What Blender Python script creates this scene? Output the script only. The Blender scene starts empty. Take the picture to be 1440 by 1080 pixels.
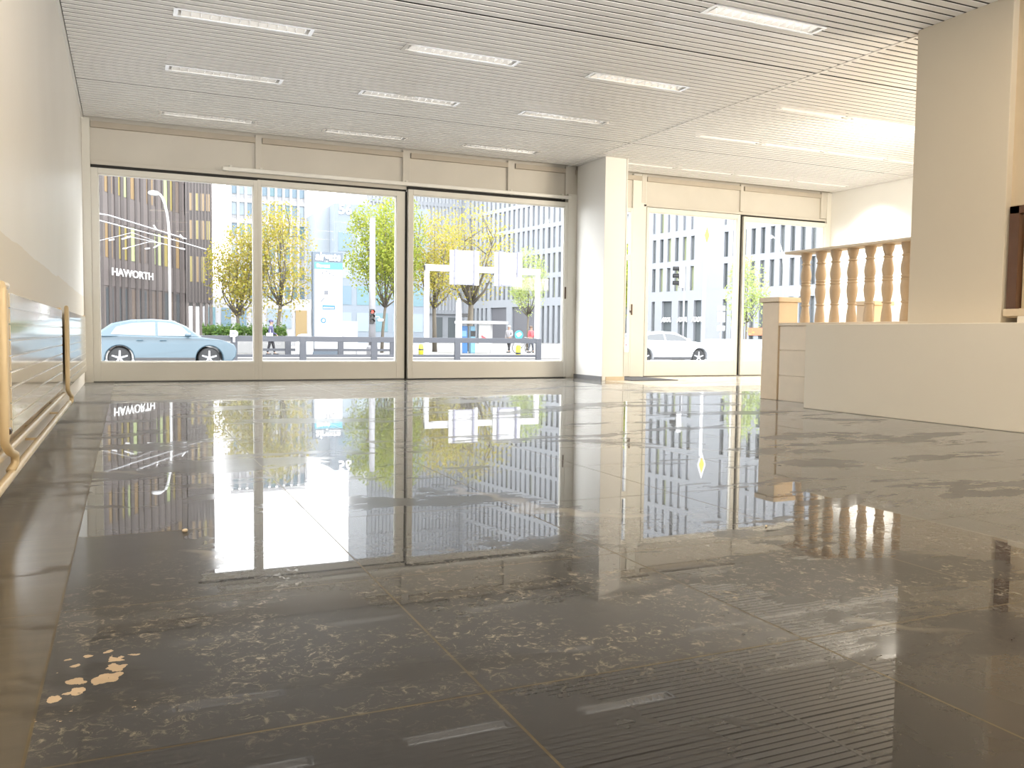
import bpy, bmesh, math, random
from mathutils import Vector, Matrix
R = math.radians
SC = bpy.context.scene
COL = SC.collection
random.seed(7)

# ------------------------------------------------------------------ materials
def new_mat(name):
    m = bpy.data.materials.new(name); m.use_nodes = True
    nt = m.node_tree
    b = nt.nodes.get('Principled BSDF')
    return m, nt, b
MATS = {}
def mat(name, col, rough=.5, metal=0., var=.06, scale=6., bump=0., emit=None, spec=None, coat=0.):
    """procedural material: base colour mottled by noise"""
    if name in MATS: return MATS[name]
    m, nt, b = new_mat(name)
    N = nt.nodes; L = nt.links
    tc = N.new('ShaderNodeTexCoord')
    no = N.new('ShaderNodeTexNoise'); no.inputs['Scale'].default_value = scale; no.inputs['Detail'].default_value = 4
    L.new(tc.outputs['Object'], no.inputs['Vector'])
    mx = N.new('ShaderNodeMix'); mx.data_type = 'RGBA'
    lo = [max(0, c*(1-var)) for c in col]; hi = [min(1, c*(1+var)) for c in col]
    mx.inputs[6].default_value = (*lo, 1); mx.inputs[7].default_value = (*hi, 1)
    L.new(no.outputs['Fac'], mx.inputs[0]); L.new(mx.outputs[2], b.inputs['Base Color'])
    b.inputs['Roughness'].default_value = rough; b.inputs['Metallic'].default_value = metal
    if spec is not None: b.inputs['Specular IOR Level'].default_value = spec
    if coat: b.inputs['Coat Weight'].default_value = coat; b.inputs['Coat Roughness'].default_value = .05
    if bump:
        bp = N.new('ShaderNodeBump'); bp.inputs['Strength'].default_value = bump; bp.inputs['Distance'].default_value = .01
        L.new(no.outputs['Fac'], bp.inputs['Height']); L.new(bp.outputs['Normal'], b.inputs['Normal'])
    if emit:
        b.inputs['Emission Color'].default_value = (*emit[0], 1); b.inputs['Emission Strength'].default_value = emit[1]
    MATS[name] = m
    return m

def glass_mat(name, tint=(1, 1, 1), refl=.08):
    m, nt, b = new_mat(name); N = nt.nodes; L = nt.links
    N.remove(b)
    out = N.get('Material Output')
    tr = N.new('ShaderNodeBsdfTransparent'); tr.inputs['Color'].default_value = (*tint, 1)
    gl = N.new('ShaderNodeBsdfGlossy'); gl.inputs['Roughness'].default_value = .01
    lw = N.new('ShaderNodeLayerWeight'); lw.inputs['Blend'].default_value = .25
    mu = N.new('ShaderNodeMath'); mu.operation = 'MULTIPLY'; mu.inputs[1].default_value = refl*4
    mu2 = N.new('ShaderNodeMath'); mu2.operation = 'ADD'; mu2.inputs[1].default_value = refl*.3
    L.new(lw.outputs['Fresnel'], mu.inputs[0]); L.new(mu.outputs[0], mu2.inputs[0])
    mix = N.new('ShaderNodeMixShader')
    L.new(mu2.outputs[0], mix.inputs[0]); L.new(tr.outputs[0], mix.inputs[1]); L.new(gl.outputs[0], mix.inputs[2])
    L.new(mix.outputs[0], out.inputs['Surface'])
    MATS[name] = m
    return m

def floor_mat():
    m, nt, b = new_mat('polished_stone_tiles'); N = nt.nodes; L = nt.links
    geo = N.new('ShaderNodeNewGeometry')
    sep = N.new('ShaderNodeSeparateXYZ'); L.new(geo.outputs['Position'], sep.inputs[0])
    def math_(op, a, bb=None, c=None):
        n = N.new('ShaderNodeMath'); n.operation = op
        for i, v in enumerate((a, bb, c)):
            if v is None: continue
            if isinstance(v, (int, float)): n.inputs[i].default_value = v
            else: L.new(v, n.inputs[i])
        return n.outputs[0]
    X, Y = sep.outputs['X'], sep.outputs['Y']
    TU, TV = .7235, .77
    u = math_('DIVIDE', math_('ADD', X, .146), TU)
    v = math_('DIVIDE', math_('SUBTRACT', Y, 1.385), TV)
    iu, iv = math_('FLOOR', u), math_('FLOOR', v)
    fu, fv = math_('FRACT', u), math_('FRACT', v)
    du = math_('MULTIPLY', math_('MINIMUM', fu, math_('SUBTRACT', 1., fu)), TU)
    dv = math_('MULTIPLY', math_('MINIMUM', fv, math_('SUBTRACT', 1., fv)), TV)
    joint = math_('LESS_THAN', math_('MINIMUM', du, dv), .0026)
    strip = math_('LESS_THAN', X, -.146)
    cream = math_('MULTIPLY', math_('GREATER_THAN', X, 6.27), math_('GREATER_THAN', Y, 9.3))
    cid = N.new('ShaderNodeCombineXYZ'); L.new(iu, cid.inputs[0]); L.new(iv, cid.inputs[1])
    wn = N.new('ShaderNodeTexWhiteNoise'); wn.noise_dimensions = '3D'; L.new(cid.outputs[0], wn.inputs['Vector'])
    def noise(scale, detail=5, rough=.6, vec=None, dist=0.):
        n = N.new('ShaderNodeTexNoise'); n.inputs['Scale'].default_value = scale; n.inputs['Detail'].default_value = detail
        n.inputs['Roughness'].default_value = rough; n.inputs['Distortion'].default_value = dist
        L.new(vec if vec else geo.outputs['Position'], n.inputs['Vector']); return n.outputs['Fac']
    def ramp(fac, p0, p1):
        n = N.new('ShaderNodeMapRange'); n.inputs['From Min'].default_value = p0; n.inputs['From Max'].default_value = p1
        n.clamp = True; L.new(fac, n.inputs['Value']); return n.outputs[0]
    def mixc(fac, a, bb):
        n = N.new('ShaderNodeMix'); n.data_type = 'RGBA'
        L.new(fac, n.inputs[0])
        for i, v in ((6, a), (7, bb)):
            if isinstance(v, tuple): n.inputs[i].default_value = (*v, 1)
            else: L.new(v, n.inputs[i])
        return n.outputs[2]
    # stone colour: dark grey-brown slate, faint cloudy variation, per-tile tone
    base = mixc(noise(2.5, 6), (.010, .0095, .009), (.024, .022, .020))
    base = mixc(math_('MULTIPLY', wn.outputs['Value'], .35), base, (.045, .042, .037))
    # mineral speckle, in patches
    wide = ramp(noise(1.3, 3, .5), .50, .62)
    # where people scrape the stone most: the second row of tiles
    band = math_('MULTIPLY', ramp(Y, 1.25, 1.55), ramp(Y, 2.75, 2.0))
    patchy = math_('MAXIMUM', math_('MULTIPLY', band, ramp(noise(3.2, 5), .43, .53)), math_('MULTIPLY', wide, .10))
    speck = ramp(noise(34, 9, .8, None, 1.2), .53, .64)
    base = mixc(math_('MULTIPLY', math_('MULTIPLY', speck, patchy), .8), base, (.27, .23, .165))
    fine = ramp(noise(90, 3), .70, .78)
    base = mixc(math_('MULTIPLY', fine, .35), base, (.26, .22, .16))
    # large tan inclusions by the border strip
    dx = math_('SUBTRACT', X, -.06); dy = math_('SUBTRACT', Y, 1.70)
    rr = math_('SQRT', math_('ADD', math_('MULTIPLY', dx, dx), math_('MULTIPLY', math_('MULTIPLY', dy, dy), .6)))
    near = ramp(rr, .16, .05)
    vo = N.new('ShaderNodeTexVoronoi'); vo.inputs['Scale'].default_value = 19.; vo.inputs['Randomness'].default_value = 1.
    warp = N.new('ShaderNodeTexNoise'); warp.inputs['Scale'].default_value = 22.; warp.inputs['Detail'].default_value = 6.; L.new(geo.outputs['Position'], warp.inputs['Vector'])
    vadd = N.new('ShaderNodeMix'); vadd.data_type = 'VECTOR'; vadd.inputs[0].default_value = .09
    L.new(geo.outputs['Position'], vadd.inputs[4]); L.new(warp.outputs['Color'], vadd.inputs[5])
    L.new(vadd.outputs[1], vo.inputs['Vector'])
    blot = math_('GREATER_THAN', math_('SUBTRACT', math_('MULTIPLY', near, .42), vo.outputs['Distance']), 0.)
    base = mixc(math_('MULTIPLY', blot, .9), base, (.48, .36, .23))
    # pale veins
    wv = N.new('ShaderNodeTexWave'); wv.wave_type = 'BANDS'; wv.bands_direction = 'DIAGONAL'
    wv.inputs['Scale'].default_value = .35; wv.inputs['Distortion'].default_value = 9.; wv.inputs['Detail'].default_value = 5.; wv.inputs['Detail Scale'].default_value = 1.2
    L.new(geo.outputs['Position'], wv.inputs['Vector'])
    vein = math_('MULTIPLY', ramp(wv.outputs['Fac'], .994, .9995), ramp(noise(1.1, 2), .54, .62))
    base = mixc(math_('MULTIPLY', vein, .3), base, (.40, .35, .26))
    # border strip beside the wall
    mp = N.new('ShaderNodeMapping'); mp.inputs['Scale'].default_value = (1.2, 8., 1); L.new(geo.outputs['Position'], mp.inputs[0])
    st = mixc(noise(2.2, 6, .65, mp.outputs[0]), (.040, .034, .024), (.095, .080, .056))
    base = mixc(strip, base, st)
    cr = mixc(noise(5, 4), (.50, .45, .36), (.60, .55, .46))
    base = mixc(cream, base, cr)
    jc = mixc(noise(8, 2), (.02, .015, .01), (.13, .10, .05))
    base = mixc(math_('MULTIPLY', joint, .85), base, jc)
    # dull film on parts of the polish
    edge = math_('MULTIPLY', math_('SUBTRACT', noise(5, 5), .5), .35)
    worn = math_('MULTIPLY', math_('LESS_THAN', math_('ADD', X, edge), .20), math_('MULTIPLY', math_('GREATER_THAN', math_('ADD', Y, math_('MULTIPLY', edge, .3)), 2.16), math_('LESS_THAN', Y, 2.92)))
    worn = math_('MULTIPLY', worn, math_('GREATER_THAN', X, -.146))
    mpf = N.new('ShaderNodeMapping'); mpf.inputs['Scale'].default_value = (.7, 1.6, 1); L.new(geo.outputs['Position'], mpf.inputs[0])
    film = ramp(noise(1.15, 8, .68, mpf.outputs[0], .3), .545, .565)
    film = math_('MAXIMUM', film, worn)
    base = mixc(math_('MULTIPLY', film, .2), base, (.06, .056, .05))
    L.new(base, b.inputs['Base Color'])
    ro = math_('ADD', math_('MULTIPLY', film, .085), .010)
    ro = math_('ADD', ro, math_('MULTIPLY', math_('MULTIPLY', speck, patchy), .25))
    ro = math_('ADD', ro, math_('MULTIPLY', noise(7, 5), .006))
    ro = math_('MAXIMUM', ro, math_('MULTIPLY', joint, .12))
    ro = math_('MAXIMUM', ro, math_('MULTIPLY', strip, .16))
    ro = math_('MAXIMUM', ro, math_('MULTIPLY', cream, .12))
    b.inputs['IOR'].default_value = 1.45; b.inputs['Specular IOR Level'].default_value = .028
    cw = math_('SUBTRACT', .96, math_('MULTIPLY', film, .46)); cw = math_('SUBTRACT', cw, math_('MULTIPLY', strip, .40)); cw = math_('MULTIPLY', cw, math_('SUBTRACT', 1., math_('MULTIPLY', joint, .8))); cw = math_('MULTIPLY', cw, math_('SUBTRACT', 1., math_('MULTIPLY', math_('MULTIPLY', speck, patchy), .6)))
    b.inputs['Sheen Weight'].default_value = .18; b.inputs['Sheen Roughness'].default_value = .25; b.inputs['Sheen Tint'].default_value = (.92, .96, 1., 1)
    L.new(cw, b.inputs['Coat Weight']); b.inputs['Coat IOR'].default_value = 1.42
    L.new(ro, b.inputs['Coat Roughness'])
    rb_ = math_('ADD', math_('MULTIPLY', noise(4, 4), .12), .30)
    L.new(rb_, b.inputs['Roughness'])
    # each tile laid a hair out of level, plus faint ripple of the polish
    cv = N.new('ShaderNodeVectorMath'); cv.operation = 'SUBTRACT'; L.new(wn.outputs['Color'], cv.inputs[0]); cv.inputs[1].default_value = (.5, .5, .5)
    sv = N.new('ShaderNodeVectorMath'); sv.operation = 'MULTIPLY'; L.new(cv.outputs[0], sv.inputs[0]); sv.inputs[1].default_value = (.0016, .0022, 0)
    av = N.new('ShaderNodeVectorMath'); av.operation = 'ADD'; L.new(geo.outputs['Normal'], av.inputs[0]); L.new(sv.outputs[0], av.inputs[1])
    nv = N.new('ShaderNodeVectorMath'); nv.operation = 'NORMALIZE'; L.new(av.outputs[0], nv.inputs[0])
    bp = N.new('ShaderNodeBump'); bp.inputs['Strength'].default_value = .03; bp.inputs['Distance'].default_value = .0004
    L.new(noise(3, 2), bp.inputs['Height']); L.new(nv.outputs[0], bp.inputs['Normal'])
    L.new(bp.outputs['Normal'], b.inputs['Normal']); L.new(bp.outputs['Normal'], b.inputs['Coat Normal'])
    return m

def wall_left_mat():
    """white plaster with an unpainted, slightly browner band behind the radiators"""
    m, nt, b = new_mat('left_wall_plaster'); N = nt.nodes; L = nt.links
    geo = N.new('ShaderNodeNewGeometry'); sep = N.new('ShaderNodeSeparateXYZ'); L.new(geo.outputs['Position'], sep.inputs[0])
    no = N.new('ShaderNodeTexNoise'); no.inputs['Scale'].default_value = 1.6; no.inputs['Detail'].default_value = 6; L.new(geo.outputs['Position'], no.inputs['Vector'])
    ad = N.new('ShaderNodeMath'); ad.operation = 'MULTIPLY_ADD'; ad.inputs[1].default_value = .06; L.new(no.outputs['Fac'], ad.inputs[0]); L.new(sep.outputs['Z'], ad.inputs[2])
    lt = N.new('ShaderNodeMath'); lt.operation = 'LESS_THAN'; lt.inputs[1].default_value = 1.07; L.new(ad.outputs[0], lt.inputs[0])
    mx = N.new('ShaderNodeMix'); mx.data_type = 'RGBA'; mx.inputs[6].default_value = (.74, .715, .67, 1); mx.inputs[7].default_value = (.80, .785, .75, 1); L.new(no.outputs['Fac'], mx.inputs[0])
    m2 = N.new('ShaderNodeMix'); m2.data_type = 'RGBA'; m2.inputs[7].default_value = (.70, .64, .54, 1); L.new(lt.outputs[0], m2.inputs[0]); L.new(mx.outputs[2], m2.inputs[6])
    L.new(m2.outputs[2], b.inputs['Base Color']); b.inputs['Roughness'].default_value = .45
    return m

def leaf_mat(name, c1, c2, c3):
    m, nt, b = new_mat(name); N = nt.nodes; L = nt.links
    N.remove(b); out = N.get('Material Output')
    geo = N.new('ShaderNodeNewGeometry')
    cr = N.new('ShaderNodeValToRGB'); cr.color_ramp.elements[0].color = (*c1, 1); cr.color_ramp.elements[1].color = (*c3, 1)
    e = cr.color_ramp.elements.new(.5); e.color = (*c2, 1)
    L.new(geo.outputs['Random Per Island'], cr.inputs[0])
    d = N.new('ShaderNodeBsdfDiffuse'); t = N.new('ShaderNodeBsdfTranslucent')
    L.new(cr.outputs[0], d.inputs[0]); L.new(cr.outputs[0], t.inputs[0])
    mx = N.new('ShaderNodeMixShader'); mx.inputs[0].default_value = .45
    L.new(d.outputs[0], mx.inputs[1]); L.new(t.outputs[0], mx.inputs[2]); L.new(mx.outputs[0], out.inputs['Surface'])
    return m

M_floor = floor_mat()
M_wleft = wall_left_mat()
M_white = mat('white_plaster', (.80, .79, .76), .6, var=.03, scale=2)
M_plinth = mat('plinth_plaster', (.79, .74, .64), .65, var=.03, scale=1.5)
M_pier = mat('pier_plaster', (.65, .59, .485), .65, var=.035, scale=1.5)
M_slat = mat('ceiling_slat_paint', (.80, .79, .77), .45, var=.03, scale=1.2)
M_slatw = mat('new_white_slat', (.88, .88, .88), .4, var=.02)
M_dark = mat('ceiling_void', (.03, .028, .025), .9)
M_frame = mat('cream_window_paint', (.72, .705, .65), .4, var=.05, scale=3)
M_fascia = mat('fascia_panel_paint', (.60, .57, .51), .5, var=.08, scale=2.2)
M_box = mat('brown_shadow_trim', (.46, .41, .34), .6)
M_gap = mat('black_gap', (.02, .019, .017), .7)
M_grey = mat('grey_rubber', (.12, .115, .11), .6)
M_glass = glass_mat('shop_window_glass', (.985, .99, .99), .007)
M_tube = mat('white_curtain_rail', (.84, .83, .78), .3)
M_stone = mat('beige_limestone', (.74, .61, .44), .45, var=.07, scale=9, bump=.05)
M_stonew = mat('limestone_blocks', (.79, .69, .55), .5, var=.07, scale=7)
M_balu = mat('turned_limestone', (.58, .45, .31), .45, var=.09, scale=14)
M_rad = mat('radiator_enamel', (.78, .70, .55), .10, var=.03, coat=.5)
M_radc = mat('cream_pipe_paint', (.72, .58, .36), .28, var=.06)
M_brass = mat('dark_valve_metal', (.09, .06, .04), .4, .6)
M_wood = mat('dark_brown_wood', (.10, .045, .02), .4, var=.2, scale=10)
M_tan = mat('tan_shutter', (.62, .52, .38), .5)
M_louv = mat('louvre_reflector', (.86, .86, .86), .15, .35, var=.02)
M_tubeon = mat('fluorescent_tube', (.9, .9, .85), .4, emit=((1., .93, .78), 1.0))
M_diff = mat('lamp_cover', (.85, .83, .78), .4, emit=((1., .94, .82), .3))
M_mat = mat('charcoal_doormat', (.06, .06, .065), .95, var=.2, scale=60)
M_rub = mat('skirting_grey', (.20, .20, .21), .5)

# ------------------------------------------------------------------ mesh helper
class MB:
    def __init__(s): s.v = []; s.f = []; s.mi = []; s.m = 0
    def quad_(s, idx): s.f.append(tuple(idx)); s.mi.append(s.m)
    def box(s, x0, x1, y0, y1, z0, z1):
        if x0 > x1: x0, x1 = x1, x0
        if y0 > y1: y0, y1 = y1, y0
        if z0 > z1: z0, z1 = z1, z0
        n = len(s.v)
        s.v += [(x0,y0,z0),(x1,y0,z0),(x1,y1,z0),(x0,y1,z0),(x0,y0,z1),(x1,y0,z1),(x1,y1,z1),(x0,y1,z1)]
        for q in ((0,3,2,1),(4,5,6,7),(0,1,5,4),(1,2,6,5),(2,3,7,6),(3,0,4,7)): s.quad_([n+i for i in q])
        return s
    def obox(s, o, ux, uy, sx, sy, z0, z1):
        """box in a rotated frame: origin o (x,y), unit axes ux, uy (2-d), spans sx, sy"""
        n = len(s.v)
        for z in (z0, z1):
            for a, b in ((sx[0], sy[0]), (sx[1], sy[0]), (sx[1], sy[1]), (sx[0], sy[1])):
                s.v.append((o[0]+ux[0]*a+uy[0]*b, o[1]+ux[1]*a+uy[1]*b, z))
        flip = (ux[0]*uy[1]-ux[1]*uy[0]) < 0
        for q in ((0,3,2,1),(4,5,6,7),(0,1,5,4),(1,2,6,5),(2,3,7,6),(3,0,4,7)):
            q = [n+i for i in q]; s.quad_(q[::-1] if flip else q)
        return s
    def tube(s, pts, r, seg=10, caps=True):
        pts = [Vector(p) for p in pts]
        rs = r if isinstance(r, (list, tuple)) else [r]*len(pts)
        n0 = len(s.v); up = None
        for i, p in enumerate(pts):
            d = (pts[min(i+1, len(pts)-1)]-pts[max(i-1, 0)]).normalized()
            if up is None:
                up = Vector((0,0,1)) if abs(d.z) < .9 else Vector((1,0,0))
            a = d.cross(up).normalized(); b = a.cross(d).normalized(); up = b
            for k in range(seg):
                t = 2*math.pi*k/seg
                s.v.append(tuple(p+a*math.cos(t)*rs[i]+b*math.sin(t)*rs[i]))
        for i in range(len(pts)-1):
            for k in range(seg):
                k2 = (k+1) % seg
                s.quad_([n0+i*seg+k, n0+i*seg+k2, n0+(i+1)*seg+k2, n0+(i+1)*seg+k])
        if caps:
            s.quad_([n0+k for k in range(seg)][::-1]); s.quad_([n0+(len(pts)-1)*seg+k for k in range(seg)])
        return s
    def lathe(s, c, prof, seg=20, axis='z'):
        n0 = len(s.v)
        for r, z in prof:
            for k in range(seg):
                t = 2*math.pi*k/seg; a, b = r*math.cos(t), r*math.sin(t)
                if axis == 'z': s.v.append((c[0]+a, c[1]+b, c[2]+z))
                elif axis == 'y': s.v.append((c[0]+a, c[1]+z, c[2]-b))
                else: s.v.append((c[0]+z, c[1]+a, c[2]+b))
        for i in range(len(prof)-1):
            for k in range(seg):
                k2 = (k+1) % seg
                s.quad_([n0+i*seg+k, n0+i*seg+k2, n0+(i+1)*seg+k2, n0+(i+1)*seg+k])
        s.quad_([n0+k for k in range(seg)][::-1]); s.quad_([n0+(len(prof)-1)*seg+k for k in range(seg)])
        return s
    def prism(s, poly, y0, y1, f0=None, f1=None):
        """poly in (x,z) counter-clockwise, extruded along y; f0/f1 map (x,z)->y offsets"""
        n = len(s.v); k = len(poly)
        for x, z in poly: s.v.append((x, y0 + (f0(x, z) if f0 else 0), z))
        for x, z in poly: s.v.append((x, y1 + (f1(x, z) if f1 else 0), z))
        s.quad_([n+i for i in range(k)]); s.quad_([n+k+i for i in range(k)][::-1])
        for i in range(k):
            j = (i+1) % k; s.quad_([n+j, n+i, n+k+i, n+k+j])
        return s
    def ell(s, c, r, seg=14, rings=9, rot=0.):
        n0 = len(s.v)
        for i in range(rings+1):
            ph = math.pi*i/rings
            for k in range(seg):
                t = 2*math.pi*k/seg
                x, y, z = r[0]*math.sin(ph)*math.cos(t), r[1]*math.sin(ph)*math.sin(t), -r[2]*math.cos(ph)
                s.v.append((c[0]+x*math.cos(rot)-y*math.sin(rot), c[1]+x*math.sin(rot)+y*math.cos(rot), c[2]+z))
        for i in range(rings):
            for k in range(seg):
                k2 = (k+1) % seg
                s.quad_([n0+i*seg+k, n0+i*seg+k2, n0+(i+1)*seg+k2, n0+(i+1)*seg+k])
        return s
    def mesh(s, name, mats, smooth=False):
        me = bpy.data.meshes.new(name); me.from_pydata(s.v, [], s.f)
        for m in (mats if isinstance(mats, (list, tuple)) else [mats]): me.materials.append(m)
        me.polygons.foreach_set('material_index', s.mi)
        if smooth: me.polygons.foreach_set('use_smooth', [True]*len(me.polygons))
        me.update(); return me
    def build(s, name, mats, parent=None, smooth=False, bevel=0., label=None, loc=None):
        o = bpy.data.objects.new(name, s.mesh(name, mats, smooth)); COL.objects.link(o)
        if parent: o.parent = parent
        if loc: o.location = loc
        if bevel:
            bm_ = o.modifiers.new('bevel', 'BEVEL'); bm_.width = bevel; bm_.segments = 2; bm_.limit_method = 'ANGLE'; bm_.angle_limit = R(40)
        if smooth and not bevel: pass
        if label: o['label'] = label
        return o

def smooth_by_angle(o, ang=35):
    me = o.data
    me.polygons.foreach_set('use_smooth', [True]*len(me.polygons))
    bm = bmesh.new(); bm.from_mesh(me)
    for e in bm.edges:
        if len(e.link_faces) == 2 and e.calc_face_angle(0) > R(ang): e.smooth = False
    bm.to_mesh(me); bm.free()
    return o

def tag(o, label, cat, group=None, kind=None):
    o['label'] = label; o['category'] = cat
    if group: o['group'] = group
    if kind: o['kind'] = kind
    return o
def thing(name, label, cat, loc=(0,0,0), rz=0., group=None):
    o = bpy.data.objects.new(name, None); COL.objects.link(o)
    o.empty_display_size = .1; o.location = loc; o.rotation_euler = (0,0,rz)
    return tag(o, label, cat, group)
def struct(o, label=None, cat=None):
    o['kind'] = 'structure'
    o['label'] = label or o.name.replace('_', ' '); o['category'] = cat or o.name.split('_')[0]
    return o
def kids(o): return [c for c in bpy.data.objects if c.parent == o]
def copy_tree(o, parent=None):
    c = o.copy(); COL.objects.link(c)
    if parent: c.parent = parent
    for ch in kids(o): copy_tree(ch, c)
    return c
def text_mesh(body, size, depth, bold=0., shear=0., align='CENTER', spacing=1.):
    """lettering as a mesh, standing in the XZ plane, facing -Y, centred on its origin"""
    cu = bpy.data.curves.new('lettering', 'FONT'); cu.body = body; cu.size = size; cu.extrude = depth; cu.offset = bold; cu.shear = shear
    cu.align_x = align; cu.align_y = 'CENTER'; cu.resolution_u = 3; cu.space_character = spacing
    ob = bpy.data.objects.new('lettering', cu); COL.objects.link(ob)
    dg = bpy.context.evaluated_depsgraph_get(); dg.update()
    me = bpy.data.meshes.new_from_object(ob.evaluated_get(dg))
    bpy.data.objects.remove(ob); bpy.data.curves.remove(cu)
    me.transform(Matrix.Rotation(R(90), 4, 'X'))
    return me
def text_obj(name, body, size, depth, m, parent, loc, rz=0., width=None, **kw):
    me = text_mesh(body, size, depth, **kw)
    if width:
        xs = [v.co.x for v in me.vertices]; w = max(xs)-min(xs)
        me.transform(Matrix.Diagonal((width/w, 1, 1, 1)))
    me.materials.clear(); me.materials.append(m)
    o = bpy.data.objects.new(name, me); COL.objects.link(o); o.parent = parent; o.location = loc; o.rotation_euler = (0,0,rz)
    return o

# ------------------------------------------------------------------ key dimensions (metres)
XL, D, H = -.469, 11.794, 3.2
XR = 11.36            # right-hand wall
XB = 6.14             # seam between the two ceiling fields
YB = -6.0             # rear wall
GZ = -.55             # level of the street

# ------------------------------------------------------------------ floor, walls
struct(MB().box(XL-.15, XR+.15, YB-.15, D+.02, -.12, 0).build('floor', M_floor), 'polished dark stone tile floor with glossy reflections', 'floor')
struct(MB().box(XL-.2, XL, YB, D+.2, 0, 3.5).build('wall_left', M_wleft), 'white plastered left wall behind the radiators', 'wall')
struct(MB().box(XR, XR+.2, YB, D+.2, 0, 3.5).build('wall_right', M_white), 'white wall at the far right of the raised bay', 'wall')
struct(MB().box(XL-.2, XR+.2, YB-.2, YB, 0, 3.5).build('wall_rear', M_white), 'plain wall behind the viewpoint', 'wall')

# ceiling: linear metal slats over a dark void, lamps set into the slat field
PITCH, GAPW = .10, .030
LIGHT_X = ((.385, 1.475), (2.30, 3.39), (4.18, 5.30))
LIGHT_Y = (5.68, 7.59, 9.15, 11.0)
lights_left = [(x0, x1, round((y-.045)/PITCH)*PITCH) for y in LIGHT_Y for x0, x1 in LIGHT_X]
lights_rear = [(x0, x1, round((y-.045)/PITCH)*PITCH) for y in (3.7, 1.8, -.1, -2., -3.9) for x0, x1 in LIGHT_X]
RB_X = ((6.66, 7.62), (7.72, 8.72), (8.80, 9.90), (10.0, 11.1))
RB_Y = (7.66, 9.22, 11.13)
lights_right = [(x0, x1, round(y/PITCH)*PITCH) for y in RB_Y for x0, x1 in RB_X]
cuts_l, cuts_r = {}, {}
for x0, x1, y in lights_left[2:]:
    for k in (0, 1): cuts_l.setdefault(round(y/PITCH)+k, []).append((x0, x1))
for x0, x1, y in lights_right[:2]+lights_right[4:]: cuts_r.setdefault(round(y/PITCH), []).append((x0, x1))
def runs(a, b, cuts):
    out = []; x = a
    for c0, c1 in sorted(cuts):
        if c0 > x: out.append((x, c0))
        x = c1
    if x < b: out.append((x, b))
    return out
WIDE = (66, 100)     # joints where a slat edge is set back (wider dark line)
ce = MB()
for k in range(int(YB/PITCH), int(11.78/PITCH)):
    y0, y1 = k*PITCH, (k+1)*PITCH-GAPW
    if k in WIDE: y0 += .012
    for x0, x1 in runs(XL+.03, XB-.012, cuts_l.get(k, [])):
        ce.m = 1 if (k in (59, 61) and x1 > 5) else 0
        if ce.m and x0 < 3.97: 
            ce.m = 0; ce.box(x0, 3.97, y0, y1, H, H+.006); ce.m = 1; ce.box(3.97, x1, y0, y1, H, H+.006); continue
        ce.box(x0, x1, y0, y1, H, H+.006)
    ce.m = 0
    for x0, x1 in runs(XB+.012, XR-.01, cuts_r.get(k, [])): ce.box(x0, x1, y0, y1, H, H+.006)
ce.m = 2; ce.box(XL-.2, XR+.2, YB-.2, D+.2, H+.16, H+.3)
ce.m = 0; ce.box(XL, XL+.022, YB, D, H-.012, H+.02); ce.box(XB-.016, XB+.016, YB, D, H-.004, H+.02)
ceil = struct(ce.build('ceiling', [M_slat, M_slatw, M_dark]), 'linear metal slat ceiling with dark gaps between slats', 'ceiling')

# recessed louvre lamps of the left field
def make_louvre(x0, x1, y0, label, group):
    w = x1-x0; d = 2*PITCH-GAPW
    t = thing('ceiling_light', label, 'light', (x0, y0, H), 0, group)
    h = MB()
    h.box(0, w, 0, .012, -.004, .10).box(0, w, d-.012, d, -.004, .10).box(0, .012, 0, d, -.004, .10).box(w-.012, w, 0, d, -.004, .10)
    h.box(0, w, 0, d, .10, .11)
    h.box(-.012, w+.012, -.010, .016, -.006, -.002).box(-.012, w+.012, d-.016, d+.010, -.006, -.002).box(-.012, .022, .016, d-.016, -.006, -.002).box(w-.022, w+.012, .016, d-.016, -.006, -.002)
    h.build('housing', M_louv, t)
    l = MB()
    n = 14
    for i in range(n):
        x = .012 + (w-.024)*(i+.5)/n
        l.box(x-.0025, x+.0025, .014, d-.014, .002, .04)
    # curved side reflectors as slanted strips
    for ya, yb in ((.014, .045), (d-.014, d-.045)):
        nn = len(l.v)
        l.v += [(.012, ya, 0.), (w-.012, ya, 0.), (w-.012, yb, .045), (.012, yb, .045)]
        l.quad_([nn, nn+1, nn+2, nn+3] if ya < .05 else [nn+3, nn+2, nn+1, nn])
    l.build('louvre', M_louv, t)
    MB().tube([(.05, d/2, .062), (w-.05, d/2, .062)], .013, 10).build('tube', M_tubeon, t)
    return t
rowname = ['in the fourth row from the windows', 'in the third row from the windows', 'in the second row from the windows', 'in the row nearest the windows']
colname = ['left', 'middle', 'right']
proto_l = None
for i, (x0, x1, y) in enumerate(lights_left):
    r_, c_ = divmod(i, 3)
    if r_ == 0 and c_ < 2: continue     # outside the picture
    lab = 'recessed louvred strip light, %s one %s' % (colname[c_], rowname[r_])
    if r_ == 0: lab = 'recessed louvred strip light at top right beside two brighter white slats'
    make_louvre(x0, x1, y, lab, 'louvred strip lights in the slat ceiling')

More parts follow.
